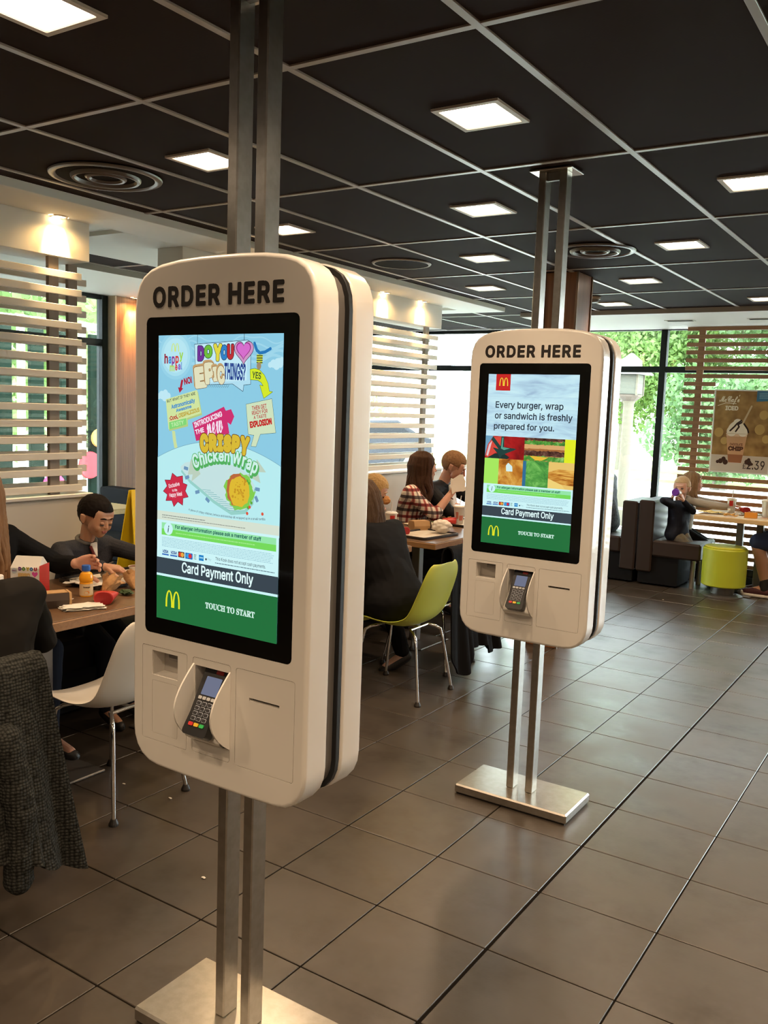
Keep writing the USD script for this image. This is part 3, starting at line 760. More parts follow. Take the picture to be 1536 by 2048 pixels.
    a.put('lettuce', blob(let, 2.6), C8(130, 205, 80)); a.put('lettuce', unary_union([Point(228 + rg.random() * 76, 322 + rg.random() * 66).buffer(3.5) for _ in range(16)]), C8(92, 170, 60))
    ck = [(264 + 38 * math.cos(q), 350 + 36 * math.sin(q)) for q in np.linspace(0, 2 * PI, 30)]
    a.put('chicken_edge', affinity.translate(affinity.scale(blob(ck, 1.6), .85, .98), -6, -2), C8(186, 104, 60)); a.put('chicken', affinity.translate(affinity.scale(blob(ck, 1.8), .78, .92), 1, 1), C8(222, 186, 52))
    a.put('crumb', unary_union([Point(245 + rg.random() * 40, 325 + rg.random() * 46).buffer(1.0 + rg.random() * 2.2) for _ in range(34)]), C8(198, 150, 40))
    a.put('shadow_lines', unary_union([LineString([(150 + 9 * k, 356 + 4.5 * k), (176 + 10 * k, 356 + 4.4 * k)]).buffer(.5) for k in range(10)]), C8(110, 176, 180))
    for x, y, r in ((96, 310, 10), (100, 331, -20), (134, 363, -15), (167, 379, 35), (319, 342, 5), (317, 364, 60)): a.put('confetti', affinity.rotate(rrect(x - 7, y - 4, x + 7, y + 4, 1.5), r), C8(110, 150, 186))
    for x, y in ((290, 399), (335, 396), (297, 384)): a.put('tomato_dot', Point(x, y).buffer(3.6), C8(222, 84, 60))
    # ribbon and lettering
    for q in (P([(112, 288), (128, 294), (143, 320), (115, 339), (119, 322), (103, 324)]), P([(316, 276), (309, 301), (288, 313), (327, 327), (319, 303), (342, 302)])): a.put('ribbon_tail', q.buffer(.5), C8(188, 208, 190))
    def arc_text(s, x0, x1, base, amp, h0, h1, bold, skip=0):
        ws = [text(c, 1, bold).bounds[2] if c != ' ' else .35 for c in s]; tot = sum(ws); x = x0; out = []
        for c, w in zip(s, ws):
            W_ = w / tot * (x1 - x0); u = (x + W_ / 2 - x0) / (x1 - x0)
            if c != ' ':
                yb = base + amp * (2 * u - 1) ** 2; h = h0 + (h1 - h0) * abs(2 * u - 1)
                g = affinity.scale(text(c, h, bold), 1, -1, origin=(0, 0)); q = g.bounds; k = (W_ * .94) / (q[2] - q[0])
                g = affinity.affine_transform(g, [k, 0, 0, 1, x - q[0] * k, yb]); out.append(affinity.rotate(g, math.degrees(math.atan(4 * amp * (2 * u - 1) / (x1 - x0))) * .8, origin=(x + W_ / 2, yb)))
            x += W_
        return unary_union(out)
    cw = arc_text('Chicken Wrap', 122, 316, 285, 24, 23, 30, 4)
    a.put('wrap_lettering', unary_union([affinity.translate(cw.buffer(2.0), 2, 5), cw.buffer(1.5)]), C8(84, 176, 96)); a.put('wrap_lettering', cw, C8(206, 240, 230))
    cr = arc_text('CRISPY', 143, 291, 260, 6, 30, 34, 9)
    a.put('crispy_lettering', cr.buffer(2.6), C8(120, 84, 40)); a.put('crispy_lettering', cr.buffer(.9), C8(216, 186, 56))
    bs = P([(51, 325), (66, 333), (85, 329), (86, 346), (100, 349), (94, 364), (104, 377), (87, 381), (86, 398), (70, 391), (57, 404), (50, 390), (30, 392), (35, 377), (21, 370), (34, 357), (26, 343), (45, 342)])
    a.put('burst_outline', bs.buffer(1), C8(96, 24, 50)); a.put('red_burst', bs, C8(204, 46, 72))
    for s, p, q, h in (('Exclusive', (40, 361), (76, 352), 9), ('to the', (51, 369), (68, 366), 6), ('Happy Meal', (42, 383), (85, 375), 9)): a.put('burst_text', line_text(s, p, q, h, 3), C8(245, 225, 230))
    pt = arc_text('A piece of crispy chicken, lettuce and ketchup all wrapped up in a small tortilla', 106, 344, 414, -5, 5, 5, 1)
    a.put('caption', pt, C8(110, 130, 140)); a.put('small_print', dashes(17, 427, 160, 427, 1, 1.6, 3, 0), C8(110, 118, 116)); a.put('small_print', dashes(17, 432.5, 285, 432.5, 1, 1.4, 4, 0), C8(128, 132, 126))
    common(a)

def food(name, ramp, scale, detail=4, kind='noise', vec=(1, 1, 1), dist=.5):
    n = {'tc': ('texture_coordinate', {}), 'mp': ('mapping', {'scale': vec}), 'rp': ('rgb_ramp', {'ramp': [(p, lin(*c)) for p, c in ramp]}), 'p': ('principled_bsdf', {'base_color': (.004, .004, .004), 'roughness': .12, 'emission_strength': 1.0}),
         'nz': ('noise_texture', {'scale': scale, 'detail': float(detail), 'roughness': .65, 'distortion': dist}) if kind == 'noise' else ('voronoi_texture', {'scale': scale})}
    return usdkit.material(stage, '/World/Looks/' + name, n, [('tc.object', 'mp.vector'), ('mp.vector', 'nz.vector'), ('nz.fac' if kind == 'noise' else 'nz.distance', 'rp.fac'), ('rp.color', 'p.emission_color')], surface='p.BSDF')

def art2(a):
    P = Polygon; rg = np.random.default_rng(11)
    wiggle = lambda x0, y0, x1, y1, amp, n=26: P([(x, y0 + rg.normal() * amp) for x in np.linspace(x0, x1, n)] + [(x, y1 + rg.normal() * amp) for x in np.linspace(x1, x0, n)]).buffer(0)
    a.put('pale_planks', sbox(0, 0, 384.5, 247), food('plank_print', [(.3, (160, 190, 215)), (.5, (190, 226, 240)), (.7, (206, 240, 246))], 4.0, 3, vec=(1.5, 1, 6)))
    a.put('plank_joint', unary_union([sbox(0, y, 384.5, y + .8) for y in (42, 88, 136, 186, 226)]), C8(168, 198, 216))
    a.put('logo_square', sbox(34.5, 0, 97.5, 65), C8(200, 40, 38)); a.put('logo_arches', affinity.affine_transform(arches(), [39, 0, 0, -38, 68, 47]), C8(240, 206, 60))
    for s, x0, y0, x1, y1 in (('Every burger, wrap', 37, 108, 326, 142), ('or sandwich is freshly', 36, 150, 365, 184), ('prepared for you.', 34, 193, 293, 225)): a.put('headline_text', T(s, x0, y0, x1, y1, 2), C8(52, 62, 74))
    # food pictures
    a.put('tomato_photo', sbox(0, 247, 172, 337), food('tomato_print', [(.35, (120, 18, 22)), (.55, (168, 28, 30)), (.75, (196, 60, 54))], 9)); a.put('tomato_corner', P([(0, 247), (34, 247), (10, 285), (0, 330)]), C8(110, 160, 190))
    a.put('tomato_shine', P([(2, 330), (12, 280), (34, 252), (70, 249), (78, 300), (40, 318), (16, 337)]), C8(214, 74, 62)); a.put('tomato_glint', P([(6, 325), (16, 282), (30, 266), (22, 300), (14, 330)]), C8(226, 196, 200)); a.put('dark_leaf', P([(8, 337), (44, 318), (78, 312), (110, 330), (100, 337)]), C8(30, 52, 48))
    a.put('tomato_stalk', P([(66, 302), (28, 262), (34, 252), (70, 292), (72, 250), (80, 250), (82, 292), (134, 296), (96, 312), (74, 322), (68, 336), (62, 320), (38, 296)]).buffer(2), C8(34, 66, 62)); a.put('stalk_light', P([(70, 296), (74, 252), (79, 252), (78, 290), (110, 294), (84, 302)]), C8(90, 160, 140))
    a.put('burger_photo', sbox(172, 247, 341, 337), C8(196, 140, 80)); beef = food('beef_print', [(.35, (52, 30, 26)), (.55, (92, 58, 48)), (.75, (136, 100, 84))], 60, 3); leaf = food('leaf_print', [(.3, (40, 96, 40)), (.5, (86, 156, 60)), (.7, (170, 214, 130))], 26, 4)
    a.put('beef_patty', wiggle(172, 247, 341, 258, .8).union(sbox(172, 247, 341, 256)).intersection(sbox(172, 247, 341, 337)), beef); a.put('salad', wiggle(172, 258, 341, 274, 2.5).intersection(sbox(172, 247, 341, 337)), leaf)
    a.put('bun', wiggle(172, 273, 341, 293, .6), C8(216, 168, 110)); a.put('bun_shade', wiggle(172, 289, 341, 297, .8), C8(166, 106, 60)); a.put('beef_patty', wiggle(172, 297, 341, 317, 1.2).intersection(sbox(172, 247, 341, 337)), beef)
    a.put('salad', wiggle(172, 318, 341, 337, 2).intersection(sbox(172, 247, 341, 337)), leaf); a.put('cheese', P([(196, 318), (276, 321), (250, 334), (222, 335)]), C8(232, 186, 60))
    a.put('yellow_block', sbox(341, 247, 384.5, 338), C8(226, 236, 40)); a.put('lime_block', sbox(0, 337, 64, 441), C8(166, 232, 96))
    a.put('chicken_photo', sbox(64, 337, 170, 441), food('chicken_print', [(.3, (120, 64, 24)), (.45, (186, 116, 40)), (.6, (216, 160, 70)), (.75, (236, 200, 130))], 16)); a.put('chicken_meat', P([(98, 364), (106, 354), (122, 366), (124, 384), (100, 384)]).buffer(2), C8(214, 240, 240))
    a.put('lettuce_photo', sbox(170, 337, 279, 441), food('lettuce_print', [(.3, (44, 110, 50)), (.5, (84, 160, 70)), (.68, (130, 200, 100)), (.8, (200, 232, 190))], 18, 4, dist=1.2)); a.put('blue_edge', wiggle(170, 337, 184, 441, 0).intersection(sbox(170, 340, 188, 441)), C8(50, 110, 150))
    a.put('fries_photo', sbox(279, 337, 384.5, 441), C8(232, 196, 110)); a.put('fries', P([(279, 378), (320, 364), (384.5, 366), (384.5, 425), (340, 424), (279, 402)]), food('fries_print', [(.35, (150, 84, 24)), (.5, (196, 130, 50)), (.65, (232, 184, 90))], 14, 2, vec=(1, 1, 7))); a.put('fries_light', P([(279, 402), (338, 424), (352, 441), (279, 441)]), C8(240, 210, 120))
    common(a)
k1 = kiosk((-1.441, 1.612, 0), 'near white ordering kiosk showing a wrap advert on its screen', art1)
k2 = kiosk((-1.448, 3.371, 0), 'far white ordering kiosk showing burger pictures on its screen', art2)
# ---------------------------------------------------------------- tables, benches, chairs
chrome = mt('chrome', (.75, .73, .70), .12, 1.)
glide = mt('chair_glide_black', (.015, .012, .01), .5)
tgrey = mt('table_leg_grey', (.16, .15, .14), .4, .6)
walnut = mt('table_top_brown', lin(108, 80, 54), .38, wood=(lin(88, 64, 44), (2.5, 50., 50.)))
edge_o = mt('table_edge_oak', lin(150, 112, 74), .45, wood=(lin(128, 92, 60), (2.5, 40., 60.)))
beech = mt('table_top_beech', lin(206, 178, 130), .35, wood=(lin(190, 160, 112), (2.5, 40., 40.)))
leather = mt('leather_dark_brown', (.030, .019, .015), .42, spec=.3, bump=(160, .15, .002))
leather_s = mt('leather_slate', (.010, .0095, .011), .75, spec=.06, bump=(160, .15, .002))

def table(label, x0, x1, y0, y1, top, edge, legs, z=.75):
    t = thing('table', label, 'table', ((x0 + x1) / 2, (y0 + y1) / 2, 0)); w, d = (x1 - x0) / 2, (y1 - y0) / 2
    obj('table_top', bx(-w + .004, w - .004, -d + .004, d - .004, z - .006, z, .002), top, t)
    obj('table_edge', bx(-w, w, -d, d, z - .042, z - .004, .003), edge, t)
    for lx, ly in legs:
        g = obj('leg', bx(lx - .03, lx + .03, ly - .03, ly + .03, .012, z - .042, .004), tgrey, t)
        obj('foot_plate', bx(lx - .17, lx + .17, ly - .19, ly + .19, 0, .012, .004), tgrey, g.GetPath())
    return t
table('brown wood table where the boy in the dark jersey sits', -3.62, -2.905, 1.30, 3.30, walnut, edge_o, ((.07, .0), (.07, .8), (.07, -.75)))
table('wood table hidden behind the near kiosk, in front of the green chair', -3.62, -2.94, 3.62, 4.87, walnut, edge_o, ((0, .0),))
table('wood table with two trays in front of the plaid shirt woman', -3.60, -2.865, 5.04, 7.0, walnut, edge_o, ((.1, -.75), (.1, .6)))
table('pale beech table in front of the two children by the wood slats', -2.06, -1.10, 8.42, 9.12, beech, beech, ((-.14, .05), (.02, .14)))
table('pale table at the left window by the slate bench', -6.3, -5.60, 4.35, 5.0, beech, beech, ((0, 0),))

def bench(name, label, loc, rz, length, back_h, m, seat_w=.46, back_t=.15, legs=True, seat_z=.45, st=.16):
    """Upholstered bench: seat along y, the back at x = 0, the seat towards +x."""
    t = thing(name, label, 'bench', loc, rz)
    h = length / 2
    obj('seat', bx(0, seat_w, -h, h, seat_z - st, seat_z, .018), m, t, smooth=30)
    obj('backrest', bx(-back_t, 0, -h, h, .13, back_h, .014), m, t, smooth=30)
    obj('plinth', bx(-back_t + .02, seat_w * .55, -h + .03, h - .03, 0.02 if legs else 0, seat_z - st), mt('bench_plinth', (.006, .0055, .0055), .7, spec=.1), t)
    if legs:
        for y in (-h + .16, h - .16): obj('leg', lathe([(.001, 0), (.024, 0), (.024, seat_z - st), (.001, seat_z - st)], 14).apply_translation((seat_w - .1, y, 0)), mt('leg_silver', (.42, .40, .37), .4, .7), t, smooth=30)
    return t
bench('bench', 'long dark bench under the near slatted screen, behind the boy', (-3.965, 2.1, 0), 0, 3.3, .52, leather_s, .43, .02)
bench('bench', 'long dark bench under the far slatted screen, behind the couple', (-3.965, 5.45, 0), 0, 3.1, .52, leather_s, .43, .02)
bench('booth_bench', 'dark brown booth bench where the two children sit', (-2.47, 8.87, 0), 0, .58, .83, leather)
bench('booth_bench', 'dark brown booth bench backing onto the children\'s bench', (-2.785, 8.87, 0), 180, .58, .81, leather)
bench('booth_bench', 'slate booth bench in front of the timber-clad pier', (-6.05, 5.30, 0), -90, .94, .83, leather_s, legs=False)
for lx in (): pass

# moulded shell chair on four splayed chrome legs; it faces +x
def shell():
    prof = np.array([(.200, .398), (.192, .415), (.155, .424), (.08, .414), (-.01, .402), (-.09, .408), (-.150, .434), (-.190, .482), (-.218, .56), (-.243, .64), (-.262, .71), (-.272, .765), (-.274, .785)])
    hw = np.array([.185, .200, .215, .228, .232, .232, .228, .222, .214, .205, .190, .155, .110])
    k = 40; s = np.linspace(0, 1, len(prof)); u = np.linspace(0, 1, k)
    from scipy.interpolate import CubicSpline
    P, H = CubicSpline(s, prof)(u), CubicSpline(s, hw)(u)
    T_ = np.gradient(P, axis=0); T_ /= np.linalg.norm(T_, axis=1, keepdims=True); N = np.c_[T_[:, 1], -T_[:, 0]] * np.sign(-T_[:, :1] * 0 + 1)
    N = np.c_[-T_[:, 1], T_[:, 0]]; N = np.where((N @ np.array([.5, .5]))[:, None] < 0, -N, N)
    v = np.linspace(-1, 1, 21); curl = .045 * np.abs(v) ** 2.6
    mid = np.exp(-((u - .42) / .22) ** 2) * .55 + .55
    G = np.array([[(P[i, 0] + N[i, 0] * curl[j] * mid[i], v[j] * H[i], P[i, 1] + N[i, 1] * curl[j] * mid[i]) for j in range(21)] for i in range(k)])
    Nn = np.zeros_like(G); gu, gv = np.gradient(G, axis=0), np.gradient(G, axis=1); Nn = np.cross(gu, gv); Nn /= np.linalg.norm(Nn, axis=2, keepdims=True)
    A, B = grid_mesh(G), grid_mesh(G - Nn * .006)
    b = np.r_[[(0, j) for j in range(21)], [(i, 20) for i in range(1, k)], [(k - 1, j) for j in range(19, -1, -1)], [(i, 0) for i in range(k - 2, 0, -1)]]
    idx = b[:, 0] * 21 + b[:, 1]; n = k * 21; r = np.roll(idx, -1)
    F = np.vstack([A.faces, B.faces[:, ::-1] + n, np.c_[idx, idx + n, r + n], np.c_[idx, r + n, r]])
    return fixn(trimesh.Trimesh(np.vstack([G.reshape(-1, 3), (G - Nn * .006).reshape(-1, 3)]), F, process=False))
SHELL = shell()
def chair(label, loc, rz, m):
    t = thing('shell_chair', label, 'chair', loc, rz)
    obj('seat_shell', SHELL, m, t, smooth=True)
    for sx in (1, -1):
        for sy in (1, -1):
            top = np.array([sx * .105, sy * .10, .392]); knee = np.array([sx * .165, sy * .145, .365]); foot = np.array([sx * .225, sy * .195, .022])
            l = obj('leg', tube([top, top * .4 + knee * .6 + (0, 0, .006), knee, knee * .8 + foot * .2 + (0, 0, .01), foot], .0085, 10), chrome, t, smooth=True)
            obj('glide', lathe([(.001, 0), (.019, 0), (.019, .008), (.011, .026), (.001, .026)], 14).apply_translation((foot[0], foot[1], 0)), glide, l.GetPath())
    obj('seat_bracket', cat_(tube([(.105, -.11, .391), (.105, .11, .391)], .0075), tube([(-.105, -.11, .391), (-.105, .11, .391)], .0075), tube([(-.105, 0, .392), (.105, 0, .392)], .0075)), chrome, t, smooth=30)
    return t
c_white = mt('shell_white', (.66, .62, .55), .4)
c_lime = mt('shell_lime', lin(176, 180, 62), .42)
chair('empty white shell chair on chrome legs left of the near kiosk', (-2.83, 2.365, 0), 182, c_white)
chair('lime green shell chair on chrome legs under the dark-haired woman', (-2.625, 4.285, 0), 181, c_lime)
chair('lime green shell chair draped with the black jacket', (-2.79, 4.875, 0), 183, c_lime)
chair('shell chair covered by the grey knitted cardigan', (-2.50, 1.22, 0), 178, c_white)

# lime drum stool by the pale table
t = thing('drum_stool', 'lime green drum stool on a grey pedestal by the pale table', 'stool', (-1.795, 8.615, 0))
lime = mt('stool_lime', lin(172, 182, 40), .45)
obj('drum', lathe([(.001, .095), (.185, .095), (.196, .105), (.198, .30), (.198, .44), (.190, .452), (.001, .456)], 48), lime, t, smooth=30)
obj('seat_pad', lathe([(.001, .450), (.182, .450), (.186, .458), (.176, .464), (.001, .466)], 48), mt('stool_top', lin(196, 196, 60), .4), t, smooth=30)
obj('pedestal', lathe([(.001, .01), (.105, .01), (.105, .10), (.001, .10)], 32), tgrey, t, smooth=30)
obj('base', lathe([(.001, 0), (.185, 0), (.185, .008), (.12, .02), (.001, .02)], 40), tgrey, t, smooth=30)

# wood slat screen with the poster
oak_s = mt('slat_oak', lin(160, 122, 86), .5, wood=(lin(138, 102, 68), (2., 40., 60.)))
t = thing('slatted_screen', 'brown timber slatted screen in front of the back window', 'slatted screen', (0, 9.2, 0))
for k in range(31):
    z = 2.516 - k * .0772
    if z < .1: break
    if z < 2.0 and z > 1.12:
        obj('slat', bx(-2.44, -2.135, -.02, .0, z - .0195, z + .0195, .002), oak_s, t); obj('slat', bx(-1.52, .9, -.02, .0, z - .0195, z + .0195, .002), oak_s, t)
    else: obj('slat', bx(-2.44, .9, -.02, .0, z - .0195, z + .0195, .002), oak_s, t)
for x in (-2.30, -.9, .6): obj('post', bx(x - .032, x + .032, .0, .03, 0, 2.53, .002), oak_s, t)
# poster panel
t = thing('poster', 'large iced coffee poster priced £2.39 hanging in the wood slats', 'poster', (-2.117, 9.165, 1.128))
PW, PH = .53, .785
obj('backing', bx(-.012, PW + .012, -.004, .012, -.012, PH + .012), mt('poster_edge', (.75, .75, .70), .4), t)
class Print(Art):
    def put(s, name, shape, m, label=None):
        s.n += 1; sh = affinity.scale(shape, .001 * PW / .58, .001, origin=(0, 0)); me = sheet(sh); V = me.vertices
        me = trimesh.Trimesh(np.c_[V[:, 0], np.full(len(V), -.0042 - .00012 * s.n), V[:, 1]], me.faces, process=False)
        if me.face_normals[:, 1].mean() > 0: me.invert()
        return obj(name, me, m, s.root)
def pm(*c): return mt('ink_%02x%02x%02x' % c, lin(*c), .35)
pa = Print(t.GetPath())
pa.put('photo_backdrop', sbox(0, 160, 580, 785), mt('ink_backdrop', lin(176, 140, 82), .35, noise=(7.0, lin(120, 86, 44), 2, .3, .7)))
for x, y, r in ((470, 420, 50), (540, 330, 40), (500, 560, 44), (60, 380, 46), (120, 300, 36)): pa.put('blurred_spot', Point(x, y).buffer(r), mt('ink_spots', lin(182, 150, 88), .35))
pa.put('pale_table', sbox(0, 0, 580, 162), pm(196, 184, 166))
cup = Polygon([(178, 90), (312, 90), (352, 372), (138, 372)]); pa.put('iced_cup', cup, pm(196, 152, 112)); pa.put('coffee_layer', Polygon([(180, 92), (310, 92), (322, 170), (168, 170)]), pm(150, 96, 62)); pa.put('cup_band', Polygon([(142, 345), (348, 345), (352, 372), (138, 372)]), pm(214, 180, 144))
pa.put('whipped_cream', unary_union([Point(245, 400).buffer(96).intersection(sbox(0, 372, 580, 785)), Point(190, 395).buffer(50), Point(305, 395).buffer(50), Point(245, 470).buffer(46)]), pm(226, 214, 190))
pa.put('dome_line', LineString([(138, 372), (352, 372)]).buffer(4), pm(206, 190, 160))
for pts in ([(175, 400), (215, 440), (240, 470), (280, 500)], [(232, 395), (262, 440), (250, 462), (300, 490)], [(310, 470), (350, 420), (360, 390)]): pa.put('chocolate_sauce', LineString(pts).buffer(8), pm(44, 28, 18))
pa.put('straw', LineString([(300, 480), (372, 640)]).buffer(9), pm(196, 176, 140))
pa.put('chip_letters', fit(text('CHIP', 1, 8), 168, 205, 322, 250), pm(84, 48, 28)); pa.put('cup_text', fit(text('CHOCOLATE', 1, 3), 182, 256, 312, 280), pm(110, 70, 44))
for q in (((100, 100, 24), (130, 122, 22), (150, 92, 26), (70, 92, 16)), ((370, 104, 24), (398, 88, 22), (386, 126, 16), (420, 84, 12))): pa.put('cookie_crumb', unary_union([Point(x, y).buffer(r) for x, y, r in q]), pm(62, 36, 24))
pa.put('cafe_letters', fit(unary_union([text('McCafe', 1, 2, mono='script'), affinity.translate(text('\u00b4', 1, 2), 4.35, .05)]), 40, 652, 250, 748), pm(232, 222, 196)); pa.put('cafe_stroke', LineString([(30, 640), (110, 668), (215, 662)]).buffer(3), pm(232, 222, 196)); pa.put('iced_letters', fit(text('ICED', 1, 6), 108, 596, 240, 640), pm(232, 222, 196))
pa.put('blue_flag', Polygon([(420, 690), (580, 700), (580, 785), (420, 785)]).buffer(4), pm(58, 112, 140)); pa.put('flag_print', dashes(440, 716, 570, 760, 4, 7, 21, .1), pm(130, 170, 186))
pa.put('price', fit(text('2.39', 1, 1), 372, 34, 548, 122), pm(56, 46, 42)); pa.put('price', fit(text('\u00a3', 1, 0), 330, 38, 366, 90), pm(56, 46, 42))
# ---------------------------------------------------------------- people
def V3(*a): return np.array(a, float)
def ball(p, r, n=20): return Manifold.sphere(float(r), n).translate([float(v) for v in p])
def hullb(*pr):
    """The hull of balls (point, radius, point, radius, ...)."""
    return Manifold.batch_hull([ball(pr[i], pr[i + 1]) for i in range(0, len(pr), 2)])
def ell(c, r, n=28): return Manifold.sphere(1.0, n).scale([float(v) for v in r]).translate([float(v) for v in c])
def finish(man, edge, it=6, wrinkle=0, seed=0, freq=9.0):
    m = TM(man.refine_to_length(edge)); m.merge_vertices(); m.update_faces(m.nondegenerate_faces())
    trimesh.smoothing.filter_taubin(m, lamb=.5, nu=.53, iterations=it)
    if wrinkle:
        n = m.vertex_normals
        m.vertices = m.vertices + n * (wrinkle * (fbm(m.vertices * freq * np.array([1, 1, 1.8]), 3, seed) * 2 - 1))[:, None]
    return m
def rotm(yaw, pitch, roll=0):
    a, b, c = map(math.radians, (yaw, pitch, roll))
    Z = np.array([[math.cos(a), -math.sin(a), 0], [math.sin(a), math.cos(a), 0], [0, 0, 1]])
    Y = np.array([[math.cos(b), 0, math.sin(b)], [0, 1, 0], [-math.sin(b), 0, math.cos(b)]])
    X = np.array([[1, 0, 0], [0, math.cos(c), -math.sin(c)], [0, math.sin(c), math.cos(c)]])
    return Z @ Y @ X
def place(man, R, o, s=1.0):
    return man.transform(np.c_[R * s, np.asarray(o, float)].tolist())
def ik(a, b, l1, l2, pole):
    """The middle joint of a two-bone limb from a to b, bent towards pole; b is pulled in if too far."""
    d = b - a; L = np.linalg.norm(d); u = d / L
    if L > (l1 + l2) * .995: L = (l1 + l2) * .995; b = a + u * L
    x = (l1 ** 2 - l2 ** 2 + L ** 2) / (2 * L); h = math.sqrt(max(l1 ** 2 - x ** 2, 0))
    w = pole - u * (pole @ u); w /= np.linalg.norm(w)
    return a + u * x + w * h, b

def head_parts(child=False):
    """Skull, face, nose and ears about the middle of the head, facing +x; adult size."""
    k = 1.08 if child else 1.0
    sk = ell((-.012, 0, .032), (.100, .079, .092))
    if child:
        face = hullb((.048, .032, .045), .036, (.048, -.032, .045), .036, (.052, .036, -.014), .032, (.052, -.036, -.014), .032, (.030, .040, -.046), .022, (.030, -.040, -.046), .022, (.062, .008, -.072), .019, (.062, -.008, -.072), .019, (.064, 0, -.040), .030)
        cheeks = ell((.062, .036, -.026), (.027, .026, .027)) + ell((.062, -.036, -.026), (.027, .026, .027))
        brow = hullb((.078, .028, .030), .012, (.080, .006, .030), .012) + hullb((.078, -.028, .030), .012, (.080, -.006, .030), .012)
        nose = hullb((.084, 0, .010), .007, (.098, 0, -.018), .0095) + hullb((.090, .008, -.022), .0075, (.090, -.008, -.022), .0075, (.098, 0, -.019), .0085)
        lips = hullb((.086, .012, -.045), .007, (.086, -.012, -.045), .007, (.0895, 0, -.044), .008)
        chin = ell((.068, 0, -.072), (.018, .019, .014))
    else:
        face = hullb((.050, .030, .040), .036, (.050, -.030, .040), .036, (.056, .034, -.018), .030, (.056, -.034, -.018), .030, (.030, .042, -.058), .020, (.030, -.042, -.058), .020, (.072, .010, -.088), .018, (.072, -.010, -.088), .018, (.068, 0, -.045), .030)
        cheeks = ell((.062, .034, -.030), (.026, .024, .026)) + ell((.062, -.034, -.030), (.026, .024, .026))
        brow = hullb((.084, .030, .026), .011, (.086, .006, .024), .012) + hullb((.084, -.030, .026), .011, (.086, -.006, .024), .012)
        nose = hullb((.090, 0, .016), .008, (.110, 0, -.020), .0105) + hullb((.096, .010, -.026), .008, (.096, -.010, -.026), .008, (.108, 0, -.022), .009)
        lips = hullb((.090, .014, -.051), .007, (.090, -.014, -.051), .007, (.094, 0, -.050), .008)
        chin = ell((.080, 0, -.090), (.018, .018, .014))
    ears = sum((hullb((-.006, s * .080, .012), .011, (-.004, s * .078, -.022), .008, (-.020, s * .088, .014), .007, (-.018, s * .085, -.012), .006) for s in (1, -1)), Manifold())
    h = sk + face + cheeks + brow + nose + lips + chin + ears
    for s in (1, -1): h = h - ell((.096, s * .031, .004), (.014, .017, .010))
    return h
HEADS = {c: head_parts(c) for c in (False, True)}

def cap_hair(kind, seed=0, fringe=.062):
    """Hair close to the skull: everything above the hairline."""
    o = ell((-.014, 0, .036), (.112, .090, .102)) if kind != 'short' else ell((-.013, 0, .036), (.108, .087, .100))
    cut = Manifold.cube([.2, .4, .3]).translate([fringe, -.2, -.232])                      # the face
    side = Manifold.cube([.30, .4, .25]).translate([-.030, -.2, -.262])                       # in front of and below the ears
    neck = Manifold.cube([.4, .4, .3]).translate([-.2, -.2, -.350])
    ear = Manifold.cube([.075, .4, .10]).translate([-.028, -.2, -.075])
    return o - cut - side - neck - ear
def hand_bones(wrist, d, palm, curl, s=1.0, thumb=1, spread=1.0, close=.6):
    """Palm, four fingers and a thumb; d points along the hand, palm is the palm's facing direction."""
    d = d / np.linalg.norm(d); palm = palm - d * (palm @ d); palm /= np.linalg.norm(palm); side = np.cross(d, palm) * thumb   # towards the thumb
    B = [hullb(wrist, .021 * s, wrist + (d * .045 + side * .020) * s, .016 * s, wrist + (d * .045 - side * .022) * s, .014 * s, wrist + (d * .085 + side * .026) * s, .0115 * s, wrist + (d * .078 - side * .028) * s, .0105 * s)]
    for k, (off, L, r) in enumerate(((.027, .072, .0092), (.009, .080, .0095), (-.010, .074, .0090), (-.028, .058, .0080))):
        p = wrist + (d * (.084 - .004 * abs(k - 1)) + side * off) * s; a = 0
        v = d + side * .10 * spread * (1.2 - k * .8)
        for seg in (.44, .32, .24):
            a += curl * (.9 if seg == .44 else 1.0)
            w = (d * math.cos(a) + palm * math.sin(a)) + side * .08 * spread * (1.2 - k * .8); w /= np.linalg.norm(w)
            q = p + w * L * seg * s; B.append(hullb(p, r * s, q, r * .92 * s)); p = q; r *= .92
    p = wrist + (d * .022 + side * .022) * s
    for L, t in ((.046, .2), (.034, .55), (.028, .8)):
        w = side * (1 - t * close) + d * (.75 + .3 * t) + palm * close * (.35 + t * .6); w /= np.linalg.norm(w)
        q = p + w * L * s; B.append(hullb(p, .0110 * s, q, .0098 * s)); p = q
    return B

def skin(name, c): return mt('skin_' + name, c, .5, sss=.08, noise=(30, tuple(np.array(c) * np.array([1.06, .94, .92])), 3))
lash = mt('lash_dark', (.018, .012, .010), .6); eye_w = mt('eye_white', (.62, .58, .54), .25)

